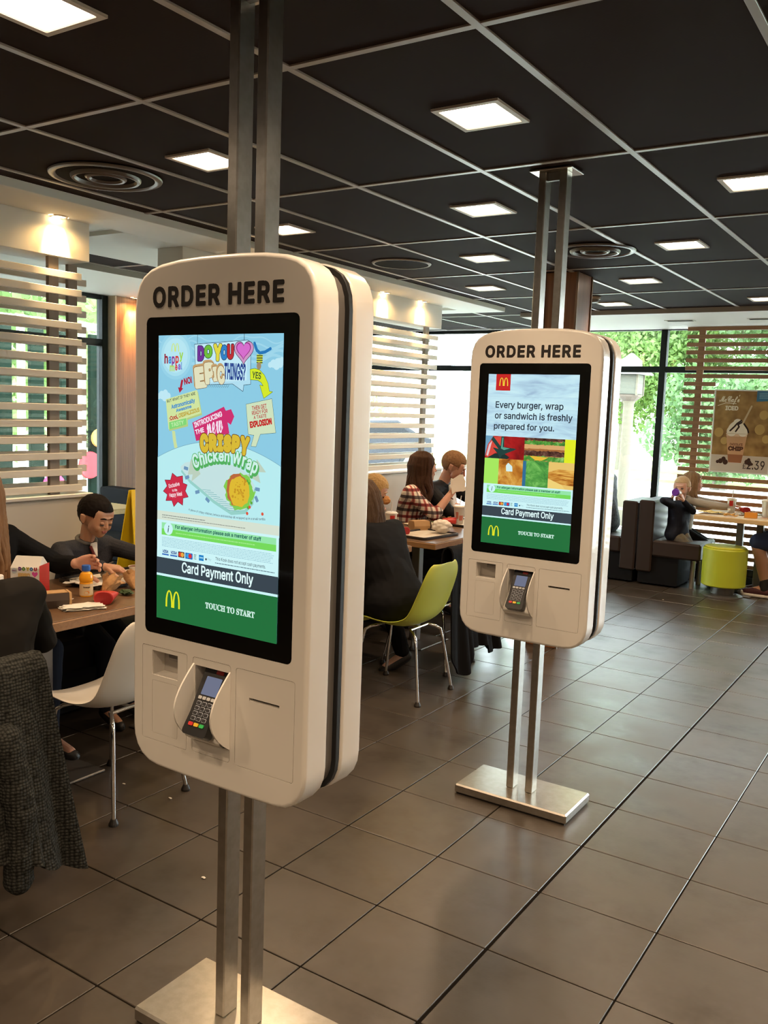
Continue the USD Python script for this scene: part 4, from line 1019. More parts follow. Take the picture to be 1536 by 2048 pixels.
def person(name, label, loc, rz, s, cat='person', child=False, skin_m=None, seat=.45, lean=10, twist=0, shoulder=.165, girth=1.0, head=(0, 0, 0), head_k=1.0,
           hands={}, feet={}, hair=None, hair_m=None, top_m=None, top_wr=.005, sleeve='long', legs_m=None, shoe_m=None, brow_m=None, lip_m=None, eyes='open', eye_m=None, edge=.013, hide_legs=False, extras=None, hips_x=0.0, knee=(.6, 0, 1)):
    """A seated figure facing +x, its origin on the floor below the hips. hands: side -> (wrist, elbow pole, hand direction, palm direction, curl)."""
    t = thing(name, label, cat, loc, rz)
    hz = seat + .095 * s
    hip = V3(hips_x, 0, hz); up = V3(math.sin(math.radians(lean)), 0, math.cos(math.radians(lean)))
    chest = hip + up * .40 * s; neck = hip + up * .475 * s
    Rt = rotm(twist, 0)
    sh = {k: hip + up * .425 * s + Rt @ V3(-.01, k * shoulder, 0) * s for k in (1, -1)}
    hp = {k: hip + V3(0, k * .085 * s, -.005 * s) for k in (1, -1)}
    hR = rotm(*head)
    hk = s * head_k
    hc = neck + up * .050 * s + (hR @ V3(.020, 0, .105)) * hk
    g = girth * s
    if callable(hands): hands = hands(hc, hR, hk)
    def torso_f(e):
        return [hullb(hp[1], .105 * g + e, hp[-1], .105 * g + e, hip + up * .16 * s, .112 * g + e),
             hullb(hip + up * .10 * s + V3(0, .045 * g, 0), .10 * g + e, hip + up * .10 * s - V3(0, .045 * g, 0), .10 * g + e, chest - up * .10 * s + Rt @ V3(.0, .06, 0) * g, .098 * g + e, chest - up * .10 * s - Rt @ V3(.0, .06, 0) * g, .098 * g + e),
             hullb(chest - up * .10 * s + Rt @ V3(0, .065, 0) * g, .098 * g + e, chest - up * .10 * s - Rt @ V3(0, .065, 0) * g, .098 * g + e, chest + Rt @ V3(-.01, .085, 0) * g, .070 * g + e, chest - Rt @ V3(.01, .085, 0) * g, .070 * g + e, sh[1], .052 * s + e, sh[-1], .052 * s + e),
             hullb(sh[1] - up * .01 * s, .042 * s + e, sh[-1] - up * .01 * s, .042 * s + e, neck - up * .03 * s, .045 * s + e)]
    torso = torso_f(0)
    body = list(torso); top = []; cuffs = {}
    neck_top = hc - hR @ V3(.022, 0, .045) * hk
    body.append(hullb(neck + up * .005 * s, .047 * s, neck_top, .046 * hk))
    arm_sleeves = []
    for k in (1, -1):
        if k in hands:
            w_, pole, hd, pn, curl = hands[k][:5]
            el, w_ = ik(sh[k], V3(*w_), .275 * s, .245 * s, V3(*pole))
            hd, pn = V3(*hd), V3(*pn)
            body += hand_bones(w_, hd, pn, curl, s * (1.0 if not child else 1.05), thumb=k * (hands[k][5] if len(hands[k]) > 5 else 1))
        else:
            el = sh[k] + V3(.06, k * .06, -.26) * s; w_ = el + V3(.22, -k * .04, -.06) * s
            body += hand_bones(w_, w_ - el, V3(0, 0, -1), .35, s, thumb=k)
        body += [hullb(sh[k], .050 * s, el, .039 * s), hullb(el, .039 * s, w_, .026 * s)]
        e = w_ + (el - w_) * (.10 if sleeve == 'long' else .55)
        arm_sleeves.append(hullb(sh[k], .060 * s, el, .050 * s))
        if sleeve == 'long': arm_sleeves.append(hullb(el, .050 * s, e, .038 * s))
        elif sleeve == 'rolled': arm_sleeves.append(hullb(el, .051 * s, el + (w_ - el) * .16, .050 * s))
    trousers, shoes = [], []
    for k in (1, -1):
        f = V3(*feet.get(k, (.44 * s + hips_x, k * .10 * s, .045)))
        kn, an = ik(hp[k], f + V3(-.03 * s, 0, .035 * s), .43 * s, .42 * s, V3(*knee))
        fd = V3(*feet[str(k)]) if str(k) in feet else V3(1, k * .12, -.12)
        fd /= np.linalg.norm(fd)
        body += [hullb(hp[k], .088 * g, kn, .055 * s), hullb(kn, .055 * s, an, .036 * s), hullb(an, .034 * s, an + fd * .13 * s + V3(0, 0, -.03 * s), .026 * s)]
        trousers += [hullb(hp[k], .100 * g, kn, .067 * s), hullb(kn, .067 * s, an + (kn - an) * .08, .050 * s)]
        shoes.append(hullb(an + V3(0, 0, -.012 * s) - fd * .02 * s, .040 * s, an + fd * .06 * s + V3(0, 0, -.034 * s), .038 * s, an + fd * .15 * s + V3(0, 0, -.045 * s), .030 * s))
    H = place(HEADS[child], hR, hc, hk)
    allb = Manifold.batch_boolean(body + [H], m3.OpType.Add)
    obj('body', finish(allb, edge if edge < .012 else edge * .75, 5), skin_m, t, smooth=True)
    T_ = Manifold.batch_boolean(torso_f(.015 * s), m3.OpType.Add)
    obj('top', finish(Manifold.batch_boolean([T_] + arm_sleeves, m3.OpType.Add), edge, 7, top_wr, int(abs(loc[1]) * 100)), top_m, t, smooth=True)
    if not hide_legs:
        obj('trousers', finish(Manifold.batch_boolean(trousers + [hullb(hp[1], .112 * g, hp[-1], .112 * g)], m3.OpType.Add), edge * 1.2, 6, .004, 5), legs_m, t, smooth=True)
        for q in shoes: obj('shoe', finish(q, .016, 3), shoe_m, t, smooth=True)
    def P_(v): return hc + hR @ V3(*v) * hk
    def onhead(man, nm, m, edge_=.01, it=3, wr=0, par=None, fr=60.): return obj(nm, finish(place(man, hR, hc, hk), edge_, it, wr, 3, fr), m, par or t, smooth=True)
    for q in (1, -1):
        if eyes == 'open':
            e = onhead(ell((.081, q * .031, .004), (.0115, .0135, .0085), 16), 'eye', eye_w, .006, 1)
            onhead(ell((.0905, q * .031, .003), (.0030, .0058, .0058), 12), 'iris', eye_m or lash, .006, 0, par=e.GetPath())
            onhead(hullb((.0895, q * .018, .0085), .0030, (.0930, q * .030, .0135), .0032, (.0860, q * .045, .0085), .0028), 'eyelid', lash, .006, 1)
        else:
            onhead(ell((.0815, q * .031, .004), (.0120, .0150, .0100), 16), 'eyelid', skin_m, .006, 1)
            onhead(hullb((.0885, q * .018, -.0050), .0022, (.0930, q * .031, -.0078), .0024, (.0850, q * .045, -.0055), .0020), 'lashes', lash, .006, 1)
        bo = -.004 if child else 0
        onhead(hullb((.0945 + bo, q * .014, .0285), .0030, (.0950 + bo, q * .030, .0330), .0034, (.0850 + bo, q * .047, .0280), .0026), 'eyebrow', brow_m or hair_m, .006, 1)
    lx, lz = (-.0055, .0062) if child else (0, 0)
    onhead(hullb((.0965 + lx, .016, -.0490 + lz), .0040, (.1010 + lx, 0, -.0475 + lz), .0050, (.0965 + lx, -.016, -.0490 + lz), .0040) + hullb((.0960 + lx, .013, -.0560 + lz), .0040, (.0995 + lx, 0, -.0570 + lz), .0054, (.0960 + lx, -.013, -.0560 + lz), .0040), 'lips', lip_m or mt('lips', (.30, .10, .075), .45), .006, 2)
    if hair: hair(t, onhead, P_, hR, hc, hk, up)
    if extras: extras(t, locals())
    return t

def short_hair(m, fringe=.062, thick=.0, spiky=.004):
    def f(t, onhead, P_, *a): onhead(cap_hair('short', fringe=fringe), 'hair', m, .007, 2, spiky, fr=90.)
    return f
def long_hair(m, length=.34, seed=0, spread=1.0, fr=.075, back=True, thick=.020, wave=.012):
    def f(t, onhead, P_, hR, hc, hk, up):
        g = np.random.default_rng(seed); locks = []
        for a in np.linspace(72, 288, 26):
            a_ = math.radians(a + g.normal() * 3); c, s_ = math.cos(a_), math.sin(a_)
            L = length * (.80 + .3 * g.random()) * (1 if back else .8)
            pts = [(-.010 + .050 * c, .045 * s_, .118), (-.012 + .092 * c, .080 * s_, .080), (-.012 + .110 * c, .090 * s_, .015), (-.010 + .104 * c, .090 * s_, -.06)]
            P = [P_(p) for p in pts]; q = P[-1]
            out = hR @ V3(c, s_, 0); n = 5
            for k in range(1, n + 1):
                w = wave * math.sin(k * 1.7 + a_ * 5 + seed)
                P.append(q + V3(0, 0, -L * k / n) * hk / max(hk, .01) * hk + (out * (.016 * spread * k / n * 2) + np.cross(out, V3(0, 0, 1)) * w) * hk - up * 0)
            r = np.array([.016, .020, .020, .019] + [thick * (1 - .13 * k) for k in range(n)]) * hk * (.9 + .25 * g.random())
            for i in range(len(P) - 1): locks.append(hullb(P[i], r[i], P[i + 1], r[i + 1]))
        cap = place(cap_hair('long', fringe=fr), hR, hc, hk)
        obj('hair', finish(Manifold.batch_boolean([cap] + locks, m3.OpType.Add), .012, 4, .0025, seed, 40.), m, t, smooth=True)
    return f
def hair_mat(name, c, c2): return mt('hair_' + name, c, .55, wood=(c2, (90., 90., 6.)), spec=.06)
h_black, h_brown, h_light = hair_mat('black', (.0065, .005, .0045), (.013, .0095, .008)), hair_mat('brown', (.036, .018, .011), (.070, .036, .022)), hair_mat('light_brown', (.17, .09, .045), (.25, .14, .07))
h_blond, h_ash, h_fair = hair_mat('blond', (.42, .26, .10), (.54, .36, .17)), hair_mat('ash', (.055, .033, .021), (.10, .064, .042)), hair_mat('fair', (.50, .36, .20), (.60, .45, .28))
h_sandy = hair_mat('sandy', (.20, .12, .06), (.32, .21, .12))
sk1, sk2, sk3 = skin('olive', (.44, .25, .155)), skin('fair', (.54, .31, .22)), skin('pale', (.60, .38, .29))
denim_d, black_c, navy_c = mt('denim_dark', (.014, .017, .027), .9, spec=.12), mt('cloth_black', (.0075, .0075, .0085), .9, spec=.12), mt('cloth_navy', (.012, .013, .018), .7)
shoe_b = mt('shoe_black', (.012, .011, .011), .5)
jersey = mt('jersey_charcoal', (.024, .025, .032), .9, noise=(140, (.034, .035, .043), 2), spec=.12, bump=(400, .2, .001))

# the boy at the near table
def boy_extra(t, L):
    up, neck, s = L['up'], L['neck'], L['s']
    f = neck + V3(.055, 0, -.005) * s
    obj('collar', finish(Manifold.batch_boolean([hullb(neck + V3(.052 * math.cos(a), .066 * math.sin(a), .012 - .022 * math.cos(a)) * s, .013 * s, neck + V3(.052 * math.cos(b), .066 * math.sin(b), .012 - .022 * math.cos(b)) * s, .013 * s) for a, b in zip(np.linspace(.35, 2 * PI - .35, 13)[:-1], np.linspace(.35, 2 * PI - .35, 13)[1:])], m3.OpType.Add), .010, 3), mt('collar_grey', (.075, .072, .068), .85), t, smooth=True, label='grey band collar')
    c = neck + V3(.075, -.002, -.055) * s
    obj('undershirt', finish(hullb(neck + V3(.060, .024, -.010) * s, .010 * s, neck + V3(.062, -.012, -.014) * s, .010 * s, neck + V3(.092, .002, -.085) * s, .008 * s), .01, 2), mt('undershirt_white', (.62, .60, .57), .8), t, smooth=True, label='white undershirt at the open neck')
    obj('placket', finish(hullb(neck + V3(.074, -.028, -.028) * s, .010 * s, neck + V3(.108, -.012, -.115) * s, .009 * s), .01, 2), mt('placket_red', (.10, .010, .012), .8), t, smooth=True, label='dark red button placket')
    p0 = neck + V3(.126, .045, -.150) * s; p1 = neck + V3(.118, .115, -.138) * s
    obj('pocket_trim', finish(hullb(p0, .006 * s, p1, .006 * s), .008, 1), mt('collar_grey', (.075, .072, .068), .85), t, smooth=True)
person('person', 'boy in a charcoal jersey eating at the near table, short black hair', (-3.79, 2.93, 0), 2, .78, child=True, skin_m=sk1, seat=.46, lean=13, head=(4, 17, -4), head_k=1.16, shoulder=.185, girth=1.04,
       hands={-1: ((.44, -.20, .835), (-.3, -1, -.35), (.72, .62, -.10), (.1, .25, -1), .42), 1: ((.47, .22, .80), (-.2, 1, -.3), (.8, .3, -.1), (0, 0, -1), .25)},
       hair=short_hair(h_black, .058, spiky=.003), hair_m=h_black, top_m=jersey, legs_m=denim_d, shoe_m=shoe_b, eyes='down', edge=.010, extras=boy_extra, lip_m=mt('lips_boy', (.32, .10, .08), .45))
# the woman beside him, mostly out of the frame
person('person', 'long-haired woman in black at the left edge of the view', (-3.76, 2.31, 0), 6, .98, skin_m=sk2, seat=.46, lean=12, head=(-62, 10, 0),
       hands={1: ((.40, .27, .86), (-.4, 1, -.6), (.85, .35, .15), (.3, -1, -.2), .45), -1: ((.44, -.22, .82), (0, -1, -.3), (.9, .2, 0), (0, .2, -1), .3)},
       hair=long_hair(h_light, .30, 4), hair_m=h_light, top_m=black_c, legs_m=denim_d, shoe_m=shoe_b, eyes='down')
# the adult nearest the camera: back and arm
person('person', 'person in black with back turned, cut by the left edge at the near table', (-2.50, 1.60, 0), 176, 1.0, skin_m=sk2, seat=.45, lean=18, head=(0, 20, 0), shoulder=.205, girth=1.12,
       hands={-1: ((.40, -.16, .80), (-.5, -1, -.5), (.9, .3, 0), (0, 0, -1), .3), 1: ((.42, .2, .80), (0, 1, -.4), (.9, -.2, 0), (0, 0, -1), .3)},
       hair=short_hair(h_brown), hair_m=h_brown, top_m=mt('cloth_near_black', (.013, .0115, .010), .9, spec=.12), top_wr=.007, legs_m=denim_d, shoe_m=shoe_b)
# the dark-haired woman on the lime chair
person('person', 'woman in black with long dark hair seen from behind on the lime chair', (-2.66, 4.25, 0), 172, .96, skin_m=sk3, seat=.45, lean=27, head=(8, 26, 0), girth=1.1, shoulder=.18,
       hands={-1: ((.42, -.16, .80), (-.3, -1, -.4), (.9, .3, 0), (0, 0, -1), .3), 1: ((.42, .2, .80), (0, 1, -.4), (.9, -.2, 0), (0, 0, -1), .3)}, feet={-1: (.27, -.38, .05), '-1': (.42, .9, -.3), 1: (.36, .05, .05)},
       hair=long_hair(h_ash, .30, 9, 1.1, thick=.024), hair_m=h_ash, top_m=black_c, top_wr=.007, legs_m=black_c, shoe_m=shoe_b)
# the fair child beside the couple
def sandwich(pos, R=(0, 0, 0), k=1.0):
    def f(t, L):
        q = L['hc'] + L['hR'] @ V3(.122, 0, -.058) * L['hk']; a = math.radians(L['rz'])
        BREAD.append((L['loc'][0] + q[0] * math.cos(a) - q[1] * math.sin(a), L['loc'][1] + q[0] * math.sin(a) + q[1] * math.cos(a), q[2]))
    return f
BREAD = []
grey_t = mt('hoodie_grey', (.20, .18, .165), .9, noise=(18, (.27, .25, .23), 2))
person('person', 'fair-haired child biting into food beside the plaid shirt woman', (-3.80, 5.40, 0), 8, .80, child=True, skin_m=sk2, seat=.46, lean=17, head=(14, 26, 0), head_k=1.16, shoulder=.18,
       hands=lambda hc, hR, hk: {-1: (hc + hR @ V3(.105, -.060, -.165) * hk, (.3, -1, -.7), hR @ V3(.10, .30, .9), hR @ V3(-.1, 1, 0), .8), 1: (hc + hR @ V3(.105, .060, -.165) * hk, (.4, 1, -.7), hR @ V3(.10, -.30, .9), hR @ V3(-.1, -1, 0), .8)},
       hair=short_hair(h_blond, .070, spiky=.006), hair_m=h_blond, top_m=grey_t, legs_m=denim_d, shoe_m=shoe_b, eyes='down', edge=.012, extras=sandwich(0))
# plaid shirt
n = {'tc': ('texture_coordinate', {}), 'sx': ('separate_xyz', {}),
     'wz': ('math', {'math_type': 'pingpong', 'value2': .055}), 'wy': ('math', {'math_type': 'pingpong', 'value2': .050}), 'ay': ('math', {'math_type': 'add'}),
     'rz': ('rgb_ramp', {'ramp': [(0, (.16, .020, .022)), (.20, (.26, .040, .040)), (.22, (.60, .54, .48)), (.76, (.60, .54, .48)), (.78, (.060, .048, .052)), (1, (.09, .07, .075))], 'interpolate': True}),
     'ry': ('rgb_ramp', {'ramp': [(0, (.25, .05, .05)), (.25, (.85, .30, .28)), (.27, (1, .98, .95)), (.78, (1, .98, .95)), (.80, (.30, .26, .28)), (1, (.38, .32, .34))]}),
     'm1': ('math', {'math_type': 'multiply', 'value2': 18.0}), 'm2': ('math', {'math_type': 'multiply', 'value2': 20.0}), 'mx': ('mix', {'mix_type': 'multiply', 'fac': 1.0}), 'p': ('principled_bsdf', {'roughness': .85})}
plaid = usdkit.material(stage, '/World/Looks/plaid_flannel', n, [('tc.object', 'sx.vector'), ('sx.z', 'wz.value1'), ('sx.x', 'ay.value1'), ('sx.y', 'ay.value2'), ('ay.value', 'wy.value1'), ('wz.value', 'm1.value1'), ('wy.value', 'm2.value1'),
        ('m1.value', 'rz.fac'), ('m2.value', 'ry.fac'), ('rz.color', 'mx.color1'), ('ry.color', 'mx.color2'), ('mx.color', 'p.base_color')], surface='p.BSDF')
def plaid_extra(t, L):
    b = tube([(.02 * math.cos(a) , .02 * math.sin(a), 0) for a in np.linspace(0, 2 * PI, 17)[:-1]], .003, 6, closed=True)
    w, el = V3(.41, -.09, .985), V3(.33, -.15, .77)
    d = (w - el) / np.linalg.norm(w - el); R = np.eye(4); z = d; x = np.cross(z, V3(0, 1, 0)); x /= np.linalg.norm(x); R[:3, 0], R[:3, 1], R[:3, 2], R[:3, 3] = x, np.cross(z, x), z, w - d * .05
    b.apply_scale(1.45); b.apply_transform(R); obj('bracelet', b, mt('bracelet_brown', (.10, .03, .02), .5), t, smooth=True)
person('person', 'woman in a red and cream plaid shirt holding a paper wrapper', (-3.80, 6.17, 0), 14, .98, skin_m=sk2, seat=.46, lean=13, head=(40, 2, 0), shoulder=.175, girth=1.03, sleeve='rolled',
       hands={-1: ((.41, -.09, .985), (.7, -.35, -1), (.30, .40, .75), (-.3, .8, -.2), .55), 1: ((.46, .22, .82), (0, 1, -.4), (.9, -.2, 0), (0, 0, -1), .3)},
       hair=long_hair(h_brown, .33, 2, 1.0, thick=.021, wave=.022), hair_m=h_brown, top_m=plaid, legs_m=denim_d, shoe_m=shoe_b, edge=.012, extras=plaid_extra)
def man_extra(t, L):
    n_, s, up = L['neck'], L['s'], L['up']
    obj('white_shirt', finish(hullb(n_ + V3(.075, .03, -.02) * s, .014, n_ + V3(.075, -.03, -.02) * s, .014, n_ + V3(.115, .035, -.26) * s, .02, n_ + V3(.115, -.035, -.26) * s, .02), .014, 3), mt('shirt_white', (.62, .61, .60), .7), t, smooth=True, label='white shirt between the jacket fronts')
person('person', 'man in a black jacket with cropped hair bending over his food', (-3.79, 6.50, 0), 4, 1.02, skin_m=sk2, seat=.46, lean=17, head=(16, 26, 0), shoulder=.20, girth=1.05,
       hands={-1: ((.50, -.08, .82), (-.1, -1, -.5), (.8, .5, -.1), (0, .3, -1), .5), 1: ((.52, .16, .83), (0, 1, -.4), (.8, -.5, 0), (0, -.3, -1), .5)},
       hair=short_hair(h_light, .050, spiky=.004), hair_m=h_light, top_m=mt('jacket_black', (.009, .009, .011), .7, spec=.2), legs_m=denim_d, shoe_m=shoe_b, eyes='down', extras=man_extra, edge=.012)
# the two children in the window booth
def toddler_extra(t, L):
    c = L['hc'] + L['hR'] @ V3(.150, 0, -.030) * L['hk']; az = math.degrees(math.atan2(L['hR'][1, 0], L['hR'][0, 0]))
    k = obj('drinking_cup', move(lathe([(.001, -.045), (.030, -.045), (.034, .03), (.034, .045), (.001, .045)], 20), c, ry=-96, rz=az), mt('cup_clear_white', (.70, .68, .66), .3), t, smooth=30)
    obj('cup_lid', move(lathe([(.001, -.062), (.030, -.062), (.037, -.052), (.037, -.036), (.001, -.036)], 20), c, ry=-96, rz=az), mt('lid_purple', (.14, .03, .34), .35), k.GetPath(), smooth=30, label='purple cup lid')
person('person', 'toddler in a navy jacket drinking from a purple-lidded cup', (-2.30, 8.80, 0), -18, .66, child=True, skin_m=sk3, seat=.452, lean=4, head=(-74, 2, 0), head_k=1.38, shoulder=.19, girth=1.12,
       hands=lambda hc, hR, hk: {-1: (hc + hR @ V3(.120, -.062, -.115) * hk, (.2, -1, -.7), hR @ V3(.25, .25, .9), hR @ V3(0, 1, 0), .75), 1: (hc + hR @ V3(.120, .062, -.115) * hk, (.5, .6, -.8), hR @ V3(.25, -.25, .9), hR @ V3(0, -1, 0), .75)}, feet={1: (.04, .06, .50), -1: (.04, -.06, .50), '1': (-1, 0, 0), '-1': (-1, 0, 0)}, knee=(1, 0, .05),
       hair=short_hair(h_fair, .045, spiky=.002), hair_m=h_fair, top_m=mt('jacket_navy', (.010, .012, .022), .7, spec=.2), legs_m=mt('denim_faded', lin(120, 112, 92), .85, noise=(9, lin(58, 60, 66), 2)), shoe_m=shoe_b, edge=.011, extras=toddler_extra)
person('person', 'sandy-haired girl in a pale top looking along the beech table', (-2.31, 9.00, 0), 10, .74, child=True, skin_m=sk3, seat=.452, lean=9, head=(10, 0, 0), head_k=1.16, shoulder=.175,
       hands={-1: ((.42, -.08, .80), (0, -1, -.4), (.9, .3, .2), (0, .2, -1), .4), 1: ((.42, .14, .80), (0, 1, -.4), (.9, 0, 0), (0, 0, -1), .3)},
       hair=long_hair(h_sandy, .20, 6, .9, fr=.066), hair_m=h_sandy, top_m=mt('hoodie_pale', (.46, .44, .40), .85), legs_m=black_c, shoe_m=shoe_b, edge=.012)
# somebody half hidden behind the far kiosk
person('person', 'person in a dark checked shirt half hidden behind the far kiosk', (-3.06, 8.87, 0), 176, 1.02, skin_m=sk2, seat=.452, lean=8, head=(0, 14, 0), shoulder=.20, girth=1.08,
       hair=short_hair(h_brown), hair_m=h_brown, top_m=mt('shirt_dark_check', (.030, .032, .040), .8, noise=(45, (.075, .078, .090), 1, .48, .52)), legs_m=denim_d, shoe_m=shoe_b, edge=.015)
# shorts and trainers at the right edge
sneaker = mt('canvas_maroon', (.060, .014, .018), .7); rubber = mt('sole_white', (.60, .57, .52), .6); sock = mt('sock_black', (.012, .012, .012), .9)
def leg_extra(t, L):
    for k, q in ((1, 0), (-1, 1)):
        an = V3(.30, k * .10, .075)
        obj('sock', finish(hullb(an + V3(0, 0, .01), .043, an + V3(-.005, 0, .08), .047), .012, 2), sock, t, smooth=True)
        obj('sole', finish(hullb(V3(.25, k * .10, .016), .016, V3(.30, k * .10 + .03, .016), .016, V3(.30, k * .10 - .03, .016), .016, V3(.47, k * .10 + .03, .016), .016, V3(.47, k * .10 - .03, .016), .016, V3(.51, k * .10, .017), .016), .012, 2), rubber, t, smooth=True)
        obj('toe_cap', finish(hullb(V3(.49, k * .10 + .02, .035), .020, V3(.49, k * .10 - .02, .035), .020, V3(.515, k * .10, .030), .016), .010, 2), rubber, t, smooth=True)
def seated_right():
    t = thing('person', 'person in blue shorts and maroon canvas trainers at the right edge', 'person', (-1.16, 8.86, 0), 180)
    s = 1.0; hip = V3(0, 0, .55); up = V3(.1, 0, .99)
    B, TR, TP, SH = [], [], [], []
    sh = {k: hip + up * .42 + V3(0, k * .18, 0) for k in (1, -1)}
    body = [hullb(hip + V3(0, .08, 0), .105, hip - V3(0, .08, 0), .105, hip + up * .18, .11), hullb(hip + up * .12 + V3(0, .06, 0), .10, hip + up * .12 - V3(0, .06, 0), .10, sh[1], .055, sh[-1], .055), hullb(hip + up * .44, .05, hip + up * .50, .045)]
    for k in (1, -1):
        kn = V3(.40, k * .11, .52); an = V3(.30, k * .10, .09)
        body += [hullb(hip + V3(0, k * .085, 0), .088, kn, .056), hullb(kn, .054, V3(.325, k * .105, .34), .056, an + V3(0, 0, .06), .040), hullb(an, .036, V3(.45, k * .10, .04), .025), hullb(sh[k], .05, sh[k] + V3(.14, k * .05, -.24), .04), hullb(sh[k] + V3(.14, k * .05, -.24), .04, sh[k] + V3(.36, -k * .02, -.24), .027)]
        body += hand_bones(sh[k] + V3(.36, -k * .02, -.24), V3(1, 0, 0), V3(0, 0, -1), .3, 1.0, k)
        TR += [hullb(hip + V3(0, k * .085, 0), .105, kn + V3(-.02, 0, 0), .080)]
        SH.append(hullb(an + V3(-.02, 0, -.035), .038, V3(.36, k * .10, .055), .042, V3(.48, k * .10, .035), .030))
        TP += [hullb(sh[k], .062, sh[k] + V3(.12, k * .045, -.2), .055)]
    H = place(HEADS[False], np.eye(3), hip + up * .49 + V3(.02, 0, .10)); body.append(H)
    obj('body', finish(Manifold.batch_boolean(body, m3.OpType.Add), .011, 4), sk1, t, smooth=True)
    obj('shorts', finish(Manifold.batch_boolean(TR + [ball(hip, .115)], m3.OpType.Add), .015, 5, .004, 3), mt('shorts_blue', (.020, .030, .075), .8), t, smooth=True)
    obj('top', finish(Manifold.batch_boolean(TP + [hullb(hip + V3(0, .08, 0), .125, hip - V3(0, .08, 0), .125, hip + up * .2 + V3(0, .06, 0), .125, hip + up * .2 - V3(0, .06, 0), .125, sh[1], .072, sh[-1], .072)], m3.OpType.Add), .015, 5, .005, 4), black_c, t, smooth=True)
    for q in SH: obj('shoe', finish(q, .010, 3), sneaker, t, smooth=True)
    obj('hair', finish(place(cap_hair('short'), np.eye(3), hip + up * .49 + V3(.02, 0, .10)), .01, 2), h_brown, t, smooth=True)
    leg_extra(t, None)
seated_right()
# ---------------------------------------------------------------- what lies on the tables
TZ = .75
red_c, red_d = mt('carton_red', (.46, .022, .016), .4), mt('carton_dark_red', (.30, .010, .010), .45)
kraft, kraft_d = mt('kraft_board', lin(176, 138, 92), .7), mt('kraft_dark', lin(60, 46, 36), .6)
paper = mt('paper_white', (.70, .66, .58), .8); cream = mt('wrapper_cream', (.66, .58, .44), .75)
tray_m = mt('tray_dark', (.030, .024, .020), .4); yellow = mt('arches_yellow', (.80, .55, .04), .4)
fry = mt('fry_gold', lin(226, 176, 92), .6); clear_c = mt('cup_translucent', (.62, .56, .50), .3, trans=.35, ior=1.2); lid_m = mt('cup_lid_white', (.72, .68, .62), .35)
straw_m = mt('straw_white', (.74, .70, .64), .4)
def crumple(r, seed, amp=.22, sub=3, sc=(1, 1, 1), f=3.0):
    m = trimesh.creation.icosphere(sub, 1.0); v = m.vertices
    d = fbm(v * f + seed * 7.3, 3, seed) * 2 - 1
    m.vertices = v * (1 + amp * np.sign(d) * np.abs(d) ** .7 * 1.5)[:, None] * np.array(sc) * r
    m.apply_translation((0, 0, -m.bounds[0][2])); return m
def ruffle(w, d, seed, amp=.012, n=16, curl=0.0, folds=9.0):
    """A crumpled sheet of paper lying flat."""
    x, y = np.meshgrid(np.linspace(-w / 2, w / 2, n), np.linspace(-d / 2, d / 2, n), indexing='ij')
    z = amp * fbm(np.stack([x * folds * 3, y * folds * 3, 0 * x + seed], -1), 3, seed) + curl * ((2 * x / w) ** 2 + (2 * y / d) ** 2)
    g = np.random.default_rng(seed); x = x + .006 * g.normal(size=x.shape); y = y + .006 * g.normal(size=y.shape)
    A = grid_mesh(np.stack([x, y, z + .0018], -1)); B = grid_mesh(np.stack([x, y, z], -1)); B.invert()
    m = cat_(A, B); m.apply_translation((0, 0, .0005 - min(0, m.bounds[0][2]))); return m
def tray(label, x, y, rz, w=.42, d=.30, group=None):
    t = thing('food_tray', label, 'tray', (x, y, TZ), rz, group=group)
    o = rrect(-w / 2, -d / 2, w / 2, d / 2, .03)
    obj('tray_base', extr(o, .006), tray_m, t); m = extr(o.difference(o.buffer(-.011)), .018); obj('tray_rim', m, tray_m, t)
    m = extr(o.buffer(-.014), .0008); m.apply_translation((0, 0, .0065)); obj('tray_liner', m, mt('liner_paper', (.60, .56, .48), .8, noise=(14, (.52, .44, .34), 3)), t)
    return t
def cup(label, x, y, z, h, r0, r1, body, straw_tilt=(6, 8), patch=None, group=None):
    t = thing('drink_cup', label, 'cup', (x, y, z), 0, group=group)
    obj('cup_body', lathe([(.001, 0), (r0, 0), (r0 + .001, .004), (r1, h), (.001, h)], 28), body, t, smooth=30)
    obj('lid', lathe([(.001, h - .002), (r1 + .004, h - .004), (r1 + .005, h + .004), (r1 - .003, h + .008), (r1 - .006, h + .012), (.001, h + .012)], 28), lid_m, t, smooth=30)
    a, b = map(math.radians, straw_tilt); e = np.array([math.sin(a), math.sin(b), 1]) * .085
    obj('straw', tube([(0, 0, h * .3), (0, 0, h + .010), (e[0], e[1], h + e[2])], .0036, 8), straw_m, t, smooth=30)
    if patch:
        for a0, a1, z0, z1, m in patch:
            aa = np.linspace(math.radians(a0), math.radians(a1), 7); zz = (z0 * h, z1 * h)
            V = np.array([[((r0 + (r1 - r0) * z / h + .0012) * math.cos(q), (r0 + (r1 - r0) * z / h + .0012) * math.sin(q), z) for q in aa] for z in zz])
            obj('cup_print', grid_mesh(V), m, t)
    return t
